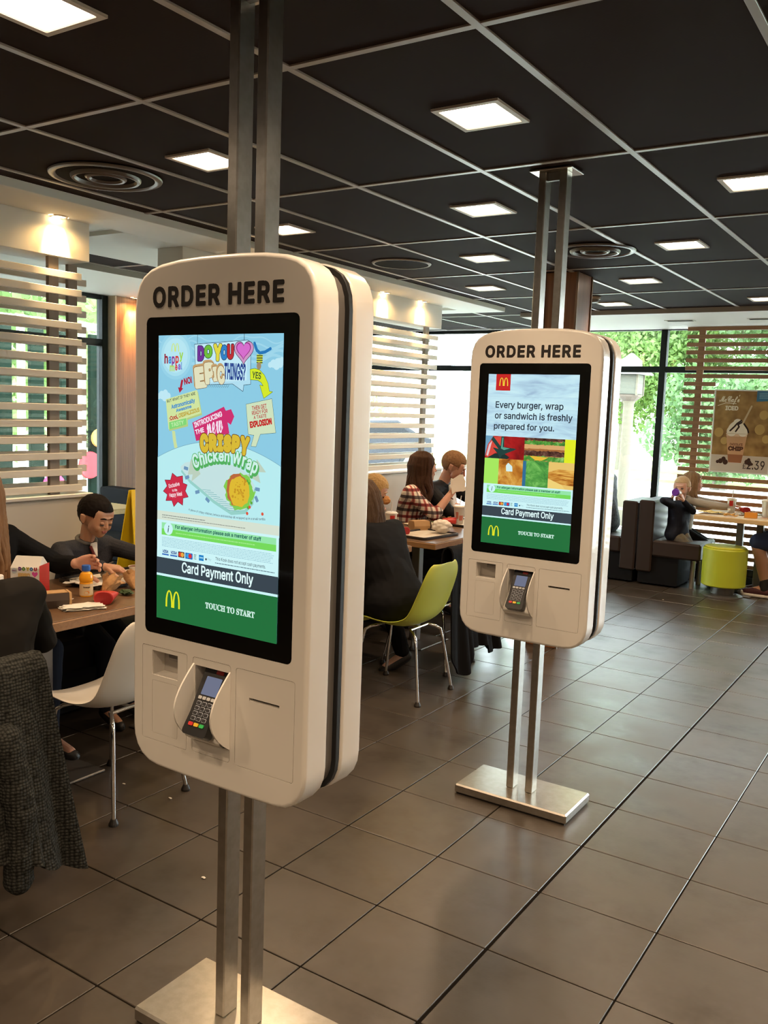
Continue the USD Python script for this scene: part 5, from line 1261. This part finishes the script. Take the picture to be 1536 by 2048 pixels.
def fries_box(label, x, y, rz, z=TZ, tilt=0, group=None):
    """A red fries carton lying on its side, its base towards local -y."""
    t = thing('fries_carton', label, 'carton', (x, y, z), rz, group=group)
    rings = []
    for yy, w, h in ((-.055, .036, .026), (-.052, .040, .029), (0, .047, .024), (.045, .052, .014), (.050, .052, .011)):
        a = np.linspace(0, 2 * PI, 25)[:-1]
        c = np.sign(np.cos(a)) * np.abs(np.cos(a)) ** .75; s_ = np.sin(a)
        rings.append(np.c_[w * c, np.full(24, yy), .030 + h * s_])
    m = loft(rings); m.apply_translation((0, 0, -m.bounds[0][2])); obj('carton_body', m, red_c, t, smooth=40)
    P = rings[0].copy(); P[:, 1] -= .0006; P[:, 2] -= .001; obj('carton_base', loft([P, P * [.96, 1, 1] + [0, -.0008, .001]]), red_d, t)
    ar = affinity.affine_transform(arches(), [.036, 0, 0, .034, 0, -.016]); s = sheet(ar); V = s.vertices
    zz = .0303 + .0275 * np.sqrt(np.maximum(1 - (V[:, 0] / .052) ** 2, .1)) - .0; V = np.c_[V[:, 0], V[:, 1] + .0, zz - .0035 + (.004 - V[:, 1] * .28)]
    obj('arches_logo', trimesh.Trimesh(V, s.faces, process=False), yellow, t)
    return t
def clam_box(label, x, y, rz, l=.13, w=.10, h=.07, end=kraft, side=kraft_d, top=None):
    t = thing('sandwich_box', label, 'box', (x, y, TZ), rz)
    prof = [(-w * .42, 0), (w * .42, 0), (w * .5, h * .55), (w * .40, h), (-w * .40, h), (-w * .5, h * .55)]
    obj('box_body', loft([[(xx, yy, zz) for yy, zz in prof] for xx in (-l / 2, l / 2)]), side, t)
    obj('end_flap', loft([[(xx, yy * 1.03, zz * 1.02) for yy, zz in prof] for xx in (l / 2 + .0005, l / 2 + .010)]), end, t)
    obj('lid_band', bx(-l / 2 + .006, l / 2 - .004, -w * .36, w * .36, h + .0003, h + .003), top or end, t)
    return t
# near table
t = thing('juice_bottle', 'small orange juice bottle with a blue cap', 'bottle', (-3.20, 2.53, TZ))
obj('juice', lathe([(.001, 0), (.026, 0), (.0285, .006), (.0285, .060), (.0265, .064), (.0295, .074), (.0295, .090), (.024, .104), (.0155, .110), (.001, .110)], 28), mt('orange_juice', lin(232, 158, 30), .18, spec=.6), t, smooth=30)
obj('neck', lathe([(.001, .109), (.0150, .109), (.0150, .116), (.001, .116)], 24), mt('bottle_clear', (.7, .62, .45), .1), t, smooth=30)
obj('cap', lathe([(.001, .115), (.0185, .115), (.0190, .118), (.0190, .136), (.0175, .139), (.001, .139)], 28), mt('cap_blue', lin(40, 92, 176), .35), t, smooth=30)
V = np.array([[(.0290 * math.cos(a), .0290 * math.sin(a), z) for a in np.linspace(0, 2 * PI, 29)[:-1]] for z in (.007, .058)]); lb_ = obj('label', grid_mesh(V, wrap_u=True), mt('bottle_label', lin(214, 190, 150), .4), t, smooth=30)
def on_bottle(shape, name, m, r=.0293):
    s = sheet(shape); V = s.vertices; a = math.radians(-38) + V[:, 0] / r
    obj(name, trimesh.Trimesh(np.c_[r * np.cos(a), r * np.sin(a), V[:, 1]], s.faces, process=False), m, lb_.GetPath())
on_bottle(affinity.translate(affinity.scale(Point(0, 0).buffer(.0095, quad_segs=4), 1.2, .9), .002, .020), 'label_orange', mt('label_orange', lin(228, 132, 40), .4))
on_bottle(fit(text('Orange', 1, 6), -.014, .040, .016, .048), 'label_word', mt('label_brown', lin(80, 56, 40), .5))
fries_box('red fries carton lying on the near table, its base to the front', -3.04, 2.50, 44)
clam_box('dark brown sandwich box with a kraft end on the near table', -3.13, 2.30, 66, .125, .085, .062)
t = thing('napkin', 'folded white paper napkin at the near edge of the brown table', 'napkin', (-3.02, 2.365, TZ), 66)
for k in range(3):
    m = ruffle(.165 - .004 * k, .095 - .003 * k, 20 + k, .004, 10); m.apply_translation((.002 * k, .002 * k, .0042 * k + .0003)); obj('paper_layer', m, paper, t, smooth=40)
tray('dark food tray by the boy, covered with papers', -3.40, 2.86, 88, .44, .31)
t = obj('burger_wrapper', move(cat_(crumple(.048, 3, .16, 3, (1.2, 1, .62))), (-3.35, 2.80, TZ + .0085)), cream, smooth=50); tag(t, 'crumpled cream wrapper under the boy\'s hand', 'wrapper')
t = obj('paper_sheet', move(ruffle(.24, .17, 8, .022, 14), (-3.33, 2.70, TZ + .009), rz=20), paper, smooth=50); tag(t, 'rumpled white paper between the boy and the juice bottle', 'paper')
for k, (x, y, lb) in enumerate(((-3.52, 2.955, 'small white sauce pot nearer the boy'), (-3.50, 3.06, 'small white sauce pot beside the kiosk edge'))):
    t = thing('sauce_pot', lb, 'pot', (x, y, TZ + .009 if k == 0 else TZ + .0005), group='white paper sauce pots on the near table')
    obj('pot', lathe([(.001, 0), (.019, 0), (.026, .026), (.028, .027), (.0265, .029), (.024, .027), (.001, .026)], 20), mt('pot_paper', (.62, .54, .46), .6), t, smooth=30); obj('sauce', lathe([(.001, .0255), (.0225, .0255), (.0225, .0275), (.001, .0275)], 18), mt('sauce_brown', (.12, .04, .02), .3), t)
def kraft_bag(label, x, y, rz, seed, k=1.0):
    rings = []
    for i, (xx, w, h) in enumerate(((0, .012, .008), (.03, .034, .026), (.07, .048, .040), (.105, .056, .050), (.125, .060, .054))):
        a = np.linspace(0, 2 * PI, 21)[:-1]; g = np.random.default_rng(seed + i); j = 1 + .16 * g.normal(size=20) * (.3 + .7 * i / 4)
        rings.append(np.c_[np.full(20, xx) + .012 * g.normal(size=20) * (i == 4), w * np.cos(a) * j, h * np.sin(a) * j])
    m = grid_mesh(np.array(rings) * k, wrap_u=True); inn = grid_mesh(np.array(rings) * k * [1, .95, .95], wrap_u=True); inn.invert(); m = cat_(m, inn); m.apply_transform(trimesh.transformations.rotation_matrix(math.radians(-38), (0, 1, 0))); m.apply_transform(trimesh.transformations.rotation_matrix(math.radians(rz), (0, 0, 1)))
    m.apply_translation((x, y, TZ + .001 - m.bounds[0][2])); tag(obj('kraft_bag', m, mt('kraft_paper', lin(186, 142, 92), .75, noise=(40, lin(150, 108, 66), 3)), smooth=35), label, 'paper bag', 'torn kraft paper bags on the near table')
kraft_bag('torn kraft bag standing behind the red fries carton', -3.17, 2.60, 100, 31, .72)
kraft_bag('torn kraft bag right of the red fries carton', -3.14, 2.76, 150, 44, .72)
def fries(label, x, y, seed, n=26, w=.07, z=TZ):
    g = np.random.default_rng(seed); ms = []
    for k in range(n):
        L = .045 + .03 * g.random(); m = bx(-L / 2, L / 2, -.0035, .0035, -.0035, .0035, .001)
        ms.append(move(m, (g.normal() * w * .4, g.normal() * w * .35, .006 + .020 * g.random() * (1 - .3 * g.random())), ry=g.normal() * 14, rz=g.random() * 180))
    tag(obj('fries', move(cat_(*ms), (x, y, z)), fry, kind='stuff'), label, 'fries')
fries('loose golden fries on the tray by the kiosk edge', -3.33, 2.98, 5, z=TZ + .009)
t = obj('salad_scrap', move(crumple(.022, 9, .4, 2, (1.4, 1, .5)), (-3.09, 2.66, TZ + .0005)), mt('salad_dark', (.03, .06, .015), .6), smooth=False); tag(t, 'dark green salad scrap beside the kraft bag', 'salad')
t = obj('paper_scrap', move(ruffle(.03, .02, 4, .004, 5), (-3.20, 2.435, TZ)), paper); tag(t, 'tiny white paper scrap between the brown box and the bottle', 'paper scrap')
# gable carton with its print
t = thing('meal_carton', 'white gable-topped children\'s meal carton with red side, printed lettering', 'carton', (-3.36, 2.36, TZ), 30)
bw, bd, bh = .064, .048, .135
obj('carton_body', bx(-bw, bw, -bd, bd, 0, bh, .001), mt('carton_white', (.62, .60, .56), .5), t)
obj('red_side', cat_(bx(bw, bw + .0015, -bd, bd, 0, bh + .012), ), red_c, t)
obj('gable', loft([[(-bw, -bd, bh), (bw, -bd, bh), (bw, bd, bh), (-bw, bd, bh)], [(-bw * .9, -.006, bh + .045), (bw * .9, -.006, bh + .045), (bw * .9, .006, bh + .045), (-bw * .9, .006, bh + .045)]]), mt('carton_white', (.62, .60, .56), .5), t)
def on_carton(shape, m, name, k=1):
    s = sheet(shape); V = s.vertices; me = trimesh.Trimesh(np.c_[V[:, 0], np.full(len(V), -bd - .0004 * k), V[:, 1]], s.faces, process=False)
    if me.face_normals[:, 1].mean() > 0: me.invert()
    obj(name, me, m, t)
x = -.028
for ch, c in zip('DOYOU', ((90, 40, 120), (70, 130, 40), (180, 160, 40), (40, 100, 160), (160, 40, 50))):
    on_carton(fit(text(ch, 1, 10), x, .124, x + .014, .140), mt('ink_ch_%02x%02x%02x' % c, lin(*c), .5), 'printed_letter'); x += .0160 if ch != 'O' else .018
on_carton(affinity.translate(Polygon([(.013 * math.sin(q) ** 3, .0011 * (13 * math.cos(q) - 5 * math.cos(2 * q) - 2 * math.cos(3 * q) - math.cos(4 * q)) * .8) for q in np.linspace(0, 2 * PI, 40)]), .044, .110), mt('ink_pink', lin(200, 70, 150), .5), 'printed_heart')
on_carton(fit(text('EPIC', 1, 10), -.030, .090, .024, .114), mt('ink_sand', lin(196, 164, 104), .5), 'printed_letter'); on_carton(fit(text('THINGS?', 1, 3), -.016, .070, .040, .084), mt('ink_grey', lin(110, 112, 112), .5), 'printed_letter')
on_carton(Point(-.046, .122).buffer(.012), mt('ink_pale_blue', lin(170, 180, 186), .5), 'printed_disc'); on_carton(fit(text('happy', 1, 3), -.056, .119, -.037, .127), mt('ink_purple', lin(120, 60, 110), .5), 'printed_letter', 2)
on_carton(sbox(-.055, .010, .055, .058), mt('ink_pale_grey', lin(168, 166, 160), .5), 'printed_panel')
# striped packet the woman holds
t = thing('striped_packet', 'black and white striped packet at the left edge of the near table', 'packet', (-3.34, 2.16, TZ), 28)
obj('packet', bx(-.05, .05, -.02, .02, 0, .13, .006), paper, t)
for k in range(6): obj('stripe', bx(-.045 + k * .0165, -.038 + k * .0165, -.0206, -.0200, .012, .118), ink, t)

# yellow warning sign standing on the bench end
t = thing('warning_sign', 'yellow folding floor sign standing at the end of the half wall', 'sign', (-3.82, 3.43, .452), 90)
sy = mt('sign_yellow', lin(238, 206, 24), .4); H_, Wt, Wb = .68, .118, .158
def board(sg):
    P = Polygon([(-Wb, 0), (Wb, 0), (Wt, H_), (-Wt, H_)]).difference(Polygon([(-.03, H_ - .06), (.03, H_ - .06), (.03, H_ - .035), (-.03, H_ - .035)]))
    return move(xz(P, -.003, .006), (0, 0, 0), rx=sg * 9)
def lean_s(m): return move(move(m, rx=-9), (0, -.115, .002))
obj('front_board', lean_s(xz(Polygon([(-Wb, 0), (Wb, 0), (Wt, H_), (-Wt, H_)]), -.003, .006)), sy, t)
obj('back_board', move(move(xz(Polygon([(-Wb, 0), (Wb, 0), (Wt, H_), (-Wt, H_)]), -.003, .006), rx=9), (0, .115, .002)), sy, t)
def on_sign(sh, nm): obj(nm, lean_s(xz(sh, -.0037, .0006)), ink, t)
on_sign(fit(text('Stop', 1, 10, shear=.25), -.100, .388, .100, .445), 'sign_word')
tri = Polygon([(-.112, .165), (.112, .165), (0, .345)]); on_sign(tri.buffer(.008).difference(tri.buffer(-.006)), 'warning_triangle')
on_sign(unary_union([Point(-.005, .27).buffer(.014), LineString([(-.01, .25), (.02, .215), (.055, .205)]).buffer(.010), LineString([(.02, .215), (-.03, .19), (-.06, .2)]).buffer(.008), LineString([(-.005, .245), (-.045, .25)]).buffer(.007)]), 'falling_figure')
on_sign(fit(text('CAUTION', 1, 6), -.125, .085, .125, .130), 'sign_word')

# the couple's table
tray('dark food tray at the near corner of the couple\'s table', -3.12, 5.33, 84, .42, .31)
tray('dark food tray in front of the man in the black jacket', -3.20, 6.12, 90, .42, .31)
clam_box('kraft sandwich box with a dark end on the couple\'s table', -3.28, 5.52, 60, .13, .10, .070, end=kraft_d, side=kraft, top=kraft)
t = obj('burger_wrapper', move(crumple(.058, 12, .14, 3, (1.25, 1, .8)), (-3.06, 5.46, TZ + .0085)), mt('wrapper_white', (.68, .62, .54), .75), smooth=50); tag(t, 'white crumpled wrapper on the couple\'s near tray', 'wrapper')
fries_box('red fries carton by the dark-haired woman, on the couple\'s table', -3.26, 5.24, 70)
fries_box('red fries carton lying by the clear cup on the couple\'s table', -3.30, 6.00, 120)
cup('white paper cup with straw and red print left of the plaid shirt', -3.42, 5.36, TZ, .125, .030, .042, mt('cup_paper', (.66, .60, .50), .5), (4, -4), [(-70, -20, .15, .9, red_c)])
cup('clear printed cup with a straw in front of the man', -3.24, 6.05, TZ + .009, .130, .030, .044, clear_c, (5, 6), [(-60, -10, .2, .5, mt('cup_print_red', (.40, .12, .08), .5)), (-100, -70, .3, .7, mt('cup_print_red', (.40, .12, .08), .5))])
t = obj('paper_sheet', move(ruffle(.26, .14, 15, .016, 12), (-3.42, 5.80, TZ), rz=70), cream, smooth=50); tag(t, 'cream wrapper spread under the plaid shirt woman\'s arm', 'paper')
t = obj('salad_scrap', move(crumple(.026, 19, .4, 2, (1.6, 1, .4)), (-3.32, 5.86, TZ + .012)), mt('salad_green', (.05, .10, .02), .6)); tag(t, 'green salad scrap in front of the man', 'salad')
t = obj('paper_wrapper', move(ruffle(.12, .13, 22, .010, 5), (0, 0, 0)), mt('wrapper_white', (.68, .62, .54), .75), smooth=50)
UsdGeom.Xformable(t).AddTransformOp().Set(Gf.Matrix4d(*[float(q) for q in np.r_[[.60, .78, .18, 0], [-.26, -.02, .965, 0], [.755, -.625, .19, 0], [-3.345, 6.205, 1.045, 1]]])); tag(t, 'white paper wrapper held up by the plaid shirt woman', 'wrapper')
t = obj('bread_roll', move(crumple(.040, 27, .10, 3, (1.1, .8, .8), 2.0), BREAD[0]), mt('bread_brown', lin(190, 134, 78), .7), smooth=60); tag(t, 'bitten bread roll held to the fair child\'s mouth', 'food')
t = obj('sandwich', move(crumple(.045, 29, .12, 3, (1.3, .9, .6), 2.0), (-3.22, 6.70, .83)), mt('bread_brown', lin(190, 134, 78), .7), smooth=60); tag(t, 'bread sandwich in the hands of the man in black', 'food')

# the children's table
cup('tall clear cup with white straw and red mark on the beech table', -1.84, 8.93, TZ, .130, .030, .043, clear_c, (4, 4), [(-110, -60, .5, .9, red_c)])
cup('clear cup at the right edge of the view on the beech table', -1.50, 8.78, TZ, .150, .032, .046, clear_c, (4, 2))
fries_box('red fries carton at the back of the beech table', -1.74, 9.03, 30)
t = thing('sandwich_box', 'orange open box at the front of the beech table', 'box', (-1.60, 8.62, TZ), 8)
obj('box_body', cat_(bx(-.055, .055, -.035, .035, 0, .003), bx(-.055, .055, -.035, -.032, 0, .045), bx(-.055, .055, .032, .035, 0, .045), bx(-.055, -.052, -.035, .035, 0, .045), bx(.052, .055, -.035, .035, 0, .045)), mt('box_orange', lin(216, 146, 52), .5), t)
for k, (x, y, w, d, rz, m, lb) in enumerate(((-1.97, 8.66, .22, .12, 20, mt('wrapper_yellow', lin(236, 214, 130), .7), 'pale yellow wrapper at the near corner of the beech table'), (-1.80, 8.70, .14, .08, -10, cream, 'cream wrapper in the middle of the beech table'), (-1.62, 8.92, .16, .10, 30, kraft, 'kraft wrapper behind the orange box'), (-1.70, 8.78, .10, .08, 50, paper, 'white wrapper beside the orange box'))):
    tag(obj('food_wrapper', move(ruffle(w, d, 50 + k, .03, 12), (x, y, TZ), rz=rz), m, smooth=50), lb, 'wrapper', 'opened wrappers on the beech table')
fries('few spilled fries on the beech table', -1.78, 8.58, 8, 9, .06)

# ---------------------------------------------------------------- garments on the chairs
def drape(y0, y1, back_x, top_z, hem, seed, flare=.10, folds=5, amp=.022, inner=.26, n=56, nz=44, t_=.010):
    """Cloth hung over a chair back whose outer side faces +x: hem(v) gives the lower edge."""
    v = np.linspace(0, 1, n); G = np.zeros((nz, n, 3))
    for j, q in enumerate(v):
        zb = hem(q); total = inner + .10 + (top_z - zb); s = np.linspace(0, total, nz)
        for i, d in enumerate(s):
            if d < inner: x, z = back_x - .085 + .02 * (d / inner), top_z - .05 - (inner - d)
            elif d < inner + .10:
                a = (d - inner) / .10 * PI; x, z = back_x - .033 - .034 * math.cos(a), top_z - .05 + .05 * math.sin(a)
            else:
                e = d - inner - .10; x, z = back_x + .001 + flare * (e / .7) ** 1.3, top_z - .05 - e
            f = max(0, (d - inner - .05) / .7)
            w = amp * f * (math.sin(2 * PI * folds * q + seed + 1.4 * math.sin(3 * q + seed)) + .5 * math.sin(2 * PI * folds * 2.3 * q + seed * 2))
            yy = y0 + (y1 - y0) * q; yy += (q - .5) * .16 * f
            G[i, j] = (x + w + .02 * f, yy + .6 * amp * f * math.cos(2 * PI * folds * q + seed), z)
    Nn = np.cross(np.gradient(G, axis=0), np.gradient(G, axis=1)); Nn /= np.maximum(np.linalg.norm(Nn, axis=2, keepdims=True), 1e-9)
    B = G + Nn * t_
    k = G.shape[0]
    A_, B_ = grid_mesh(G), grid_mesh(B)
    b = np.r_[[(0, j) for j in range(n)], [(i, n - 1) for i in range(1, k)], [(k - 1, j) for j in range(n - 2, -1, -1)], [(i, 0) for i in range(k - 2, 0, -1)]]
    idx = b[:, 0] * n + b[:, 1]; o = k * n; r = np.roll(idx, -1)
    return fixn(trimesh.Trimesh(np.vstack([G.reshape(-1, 3), B.reshape(-1, 3)]), np.vstack([A_.faces, B_.faces[:, ::-1] + o, np.c_[idx, idx + o, r + o], np.c_[idx, r + o, r]]), process=False))
n = {'tc': ('texture_coordinate', {}), 'vo': ('voronoi_texture', {'scale': 105.0, 'randomness': .35}), 'rp': ('rgb_ramp', {'ramp': [(0, (.060, .062, .056)), (.45, (.034, .035, .032)), (.8, (.008, .008, .007))]}),
     'bp': ('bump', {'strength': 1.0, 'distance': .006, 'invert': True}), 'p': ('principled_bsdf', {'roughness': .95, 'specular_ior_level': .1})}
knit = usdkit.material(stage, '/World/Looks/knit_grey', n, [('tc.object', 'vo.vector'), ('vo.distance', 'rp.fac'), ('rp.color', 'p.base_color'), ('vo.distance', 'bp.height'), ('bp.normal', 'p.normal')], surface='p.BSDF')
t = thing('knitted_cardigan', 'chunky dark grey knitted cardigan hung over a chair at the left edge', 'cardigan', (0, 0, 0))
obj('knit_body', drape(1.06, 1.585, -2.195, .875, lambda q: .29 - .07 * math.sin(q * 6.0 + 1.2) + .02 * q, 1.0, .07, 4, .026), knit, t, smooth=60)
obj('sleeve', finish(hullb((-2.175, 1.44, .66), .050, (-2.15, 1.47, .45), .048) + hullb((-2.15, 1.47, .45), .048, (-2.145, 1.46, .25), .040), .012, 4, .006, 4, 20.), knit, t, smooth=True)
t = thing('black_jacket', 'black jacket hung over the back of the second lime chair', 'jacket', (0, 0, 0))
jk = mt('jacket_hung_black', (.006, .006, .007), .8, spec=.08)
obj('jacket_body', drape(4.62, 5.08, -2.505, .805, lambda q: .22 - .13 * (q < .38) * math.sin(q / .38 * PI) - .06 * (q > .72), 2.4, .07, 3, .020, .2), jk, t, smooth=60)
obj('sleeve', finish(hullb((-2.48, 5.09, .55), .05, (-2.46, 5.13, .35), .045) + hullb((-2.46, 5.13, .35), .045, (-2.47, 5.12, .13), .038), .014, 4, .005, 6, 16.), jk, t, smooth=True)
obj('lining', finish(hullb((-2.60, 4.98, .80), .030, (-2.58, 5.08, .76), .028, (-2.60, 5.10, .69), .028), .012, 3, .006, 2, 20.), mt('lining_magenta', lin(120, 28, 96), .6), t, smooth=True, label='magenta lining')
# crumbs on the floor
for k, (x, y, lb) in enumerate(((-2.052, 2.105, 'small white crumb on the tiles left of the near kiosk poles'), (-2.855, 2.448, 'white paper scrap on the floor near the chrome chair leg'), (-2.60, 2.47, 'tiny white crumb right of the paper scrap under the chair'), (-2.165, 7.987, 'pale speck on the tiles in front of the drum stool'))):
    tag(obj('floor_crumb', move(crumple(.006, 60 + k, .3, 1, (1.3, .8, .5)), (x, y, .0002)), paper), lb, 'crumb')
# ---------------------------------------------------------------- outside
obj('ground', bx(-70, 50, -30, 70, -.2, -.12), mt('paving_pale', (.5,.49,.46), .8), kind='structure')
grass_m = mt('grass_green', (.28, .42, .08), .9, noise=(1.2, (.46, .50, .14)))
obj('lawn', bx(-40, 20, 24.5, 55, -.125, -.05), grass_m, kind='structure')
def leaf_mat(name, c):
    n = {'p': ('principled_bsdf', {'base_color': c, 'roughness': .55}), 't': ('translucent_bsdf', {'color': tuple(min(1, 1.3 * v) for v in c)}), 'x': ('mix_closure', {'fac': .4})}
    return usdkit.material(stage, '/World/Looks/' + name, n, [('p.BSDF', 'x.closure1'), ('t.BSDF', 'x.closure2')], surface='x.closure')
LEAVES = [leaf_mat('leaf_fresh', (.17, .27, .08)), leaf_mat('leaf_dark', (.09, .17, .06)), leaf_mat('leaf_pale', (.28, .38, .18))]
bark = mt('bark_grey', (.13, .11, .09), .9)
def leaves(blobs, n, size, seed):
    """A crown of loose leaves scattered through overlapping clumps."""
    g = np.random.default_rng(seed)
    w = np.array([b[3] ** 2 for b in blobs]); k = g.choice(len(blobs), n, p=w / w.sum())
    B = np.array(blobs)[k]
    d = g.normal(size=(n, 3)); d /= np.linalg.norm(d, axis=1, keepdims=True)
    c = B[:, :3] + d * B[:, 3:4] * (g.random((n, 1)) ** .35) * np.array([1, 1, .85])
    u = g.normal(size=(n, 3)); u /= np.linalg.norm(u, axis=1, keepdims=True)
    v = np.cross(u, g.normal(size=(n, 3))); v /= np.linalg.norm(v, axis=1, keepdims=True)
    s = size * (.6 + .8 * g.random((n, 1)))
    V = np.stack([c - u * s, c + v * s * .55, c + u * s, c - v * s * .55], 1).reshape(-1, 3)
    i = np.arange(n) * 4
    return trimesh.Trimesh(V, np.vstack([np.c_[i, i + 1, i + 2], np.c_[i, i + 2, i + 3]]), process=False)
def tree(x, y, h, r, seed, m, label, n=5200, size=.17, low=.3):
    g = np.random.default_rng(seed)
    t = thing('tree', label, 'tree', (x, y, -.12), group='trees outside the back windows')
    bl = [(g.normal() * r * .42, g.normal() * r * .42, h * (low + (1 - low) * (.1 + .8 * g.random())), r * (.32 + .25 * g.random())) for _ in range(22)]
    obj('trunk', tube([(0, 0, 0), (.05, .02, h * .35), (-.05, .04, h * .8)], [.22, .16, .06], 9), bark, t)
    obj('foliage', leaves(bl, n, size, seed), m, t, kind='stuff')
for k, (x, y, h, r, m, lb) in enumerate((
        (-9.2, 28, 9.5, 3.0, 0, 'fresh green tree outside the back window, nearest the lantern post'), (-6.0, 29, 10.5, 3.2, 0, 'tall fresh green tree outside behind the wood slats'),
        (-3.4, 27, 9.0, 2.8, 1, 'darker green tree outside behind the top of the poster'), (-12.2, 31, 9.0, 2.8, 2, 'pale green tree outside behind the far kiosk'),
        (-.6, 28, 10, 3.2, 0, 'fresh green tree outside hidden by the wood slats'), (2.6, 29, 9, 3., 1, 'dark green tree outside to the right of the poster'),
        (-5.2, 23.5, 3.6, 1.5, 1, 'low dark bush outside right of the window mullion'), (-7.4, 31, 8.5, 3.0, 1, 'dark green tree outside further back by the mullion'))):
    tree(x, y, h, r, 40 + k, LEAVES[m], lb, low=.12 if k != 6 else .05, n=27000 if k != 6 else 9000, size=.080)
for k, (x, y, h, r, lb) in enumerate(((-21, 27, 4.6, 3.0, 'pale bushy tree outside the left window, furthest off'), (-19, 22, 4.2, 2.6, 'pale bushy tree outside seen between the far slats'), (-22, 17.5, 5.5, 3.2, 'pale tree outside hidden behind the near kiosk'),
        (-15, 9.5, 7, 3.4, 'tall pale tree outside above the play panels'), (-15.5, 6.4, 7, 3.2, 'tall pale tree outside above the left end of the play panels'))):
    tree(x, y, h, r, 70 + k, LEAVES[2 if k < 3 else 0], lb, low=.1, n=9000, size=.12)
# lantern post
lm = mt('lantern_cream', (.12, .105, .075), .7, spec=.2); lr = mt('lantern_roof', (.20, .20, .19), .7, spec=.2); lglass = mt('lantern_panel', (.09, .09, .07), .5, spec=.2)
t = thing('lantern_post', 'cream garden lantern on a tall post outside the back window', 'lamp post', (-4.62, 14.2, -.12))
obj('post', lathe([(.001, 0), (.16, 0), (.16, .25), (.10, .3), (.085, 1.95), (.11, 2.0), (.001, 2.0)], 12), lm, t, smooth=30)
obj('collar', lathe([(.001, 1.99), (.10, 1.99), (.20, 2.07), (.20, 2.10), (.001, 2.10)], 12), mt('lantern_brown', (.07, .05, .035), .7), t)
obj('lantern_body', bx(-.165, .165, -.165, .165, 2.10, 2.42, .01), lglass, t)
for sx in (-1, 1):
    for sy in (-1, 1): obj('corner_bar', bx(sx * .165 - .015, sx * .165 + .015, sy * .165 - .015, sy * .165 + .015, 2.09, 2.43), lm, t)
obj('roof', move(lathe([(.001, 2.42), (.40, 2.42), (.40, 2.44), (.17, 2.56), (.001, 2.56)], 4), rz=45), lr, t)
obj('cap', move(lathe([(.001, 2.55), (.19, 2.55), (.19, 2.64), (.02, 2.76), (.001, 2.76)], 4), rz=45), lr, t)
# parked car, hatchback
cp_ = mt('car_paint_dark', (.030, .031, .036), .5, spec=.2); cg = mt('car_glass', (.012, .013, .015), .3, spec=.2)
t = thing('car', 'dark parked hatchback outside, seen through the far slats', 'car', (-13.6, 19.3, -.12), 62)
prof = [(-2.0, .32), (-2.05, .75), (-1.75, .88), (-.95, .98), (-.35, 1.42), (.9, 1.46), (1.55, 1.1), (1.95, .98), (2.0, .4), (1.6, .28), (-1.6, .26)]
rings = []
for yy, ins in ((-.82, .10), (-.78, .02), (0, 0), (.78, .02), (.82, .10)):
    P = np.array(prof); c = P.mean(0); P = c + (P - c) * (1 - ins * .35); P[P[:, 1] > 1.05, 1] -= ins * .6
    rings.append(np.c_[P[:, 0], np.full(len(P), yy * (1 if True else 1)), P[:, 1]])
obj('body', loft(rings), cp_, t, smooth=40)
for s in (-1, 1):
    obj('side_window', move(extr(Polygon([(-.75, 1.0), (-.3, 1.34), (.85, 1.38), (1.3, 1.08)]), .02), (0, s * .83 + (.01 if s < 0 else .0), 0), rx=90), cg, t)
    for x in (-1.25, 1.25):
        w = obj('wheel', move(lathe([(.001, -.1), (.30, -.1), (.32, -.06), (.32, .06), (.30, .1), (.001, .1)], 24), (x, s * .74, .32), rx=90), mt('tyre_black', (.02, .02, .02), .8), t, smooth=30)
        obj('hub', move(lathe([(.001, -.015), (.19, -.015), (.17, .015), (.001, .015)], 16), (x, s * .845, .32), rx=90), mt('hub_silver', (.5, .5, .5), .4, .6), w.GetPath())
obj('windscreen', loft([[( -.90, -.66, 1.02), (-.90, .66, 1.02), (-.42, .58, 1.40), (-.42, -.58, 1.40)], [(-.93, -.66, 1.03), (-.93, .66, 1.03), (-.45, .58, 1.41), (-.45, -.58, 1.41)]]), cg, t)
for s in (-1, 1): obj('headlight', bx(-2.06, -1.98, s * .6 - .14, s * .6 + .14, .66, .78, .02), mt('headlight', (.6, .6, .6), .2), t)
# children's play panels
pg = mt('play_panel_green', (.006, .015, .009), .8, spec=.1); pw = mt('play_post_cream', (.30, .29, .25), .7, spec=.2)
t = thing('play_fence', 'row of dark green play panels between cream posts outside', 'play fence', (-9.6, 0, -.12))
for k in range(9):
    y = 5.0 + k * .44
    obj('panel', bx(-.03, .03, y, y + .19, .25, 2.55, .006), pg, t)
    obj('post', bx(-.05, .05, y + .30, y + .36, 0, 2.7, .006), pw, t)
obj('rail', bx(-.06, -.03, 4.9, 9.1, 2.6, 2.7, .004), pw, t)
for y, z, r, c, lb in ((6.75, .75, .17, (.5, .02, .03), 'red play ball panel low on the green fence outside'), (7.0, 1.95, .10, (.45, .03, .03), 'small red play disc high on the green fence outside'), (6.2, .5, .16, (.40, .04, .12), 'crimson play disc near the ground outside'), (6.9, 1.1, .12, (.55, .22, .05), 'orange play disc halfway up the green fence outside'), (7.25, 1.45, .13, (.6, .5, .05), 'yellow play disc at the right end of the green fence outside')):
    d = obj('play_disc', move(lathe([(.001, -.02), (r, -.02), (r * 1.05, 0), (r, .02), (.001, .02)], 20), (-9.53, y + .85, z), ry=90), mt('play_%d' % int(c[0] * 100 + c[1] * 10 + c[2] * 1000), c, .4))
    tag(d, lb, 'play panel', 'coloured play discs on the fence outside')
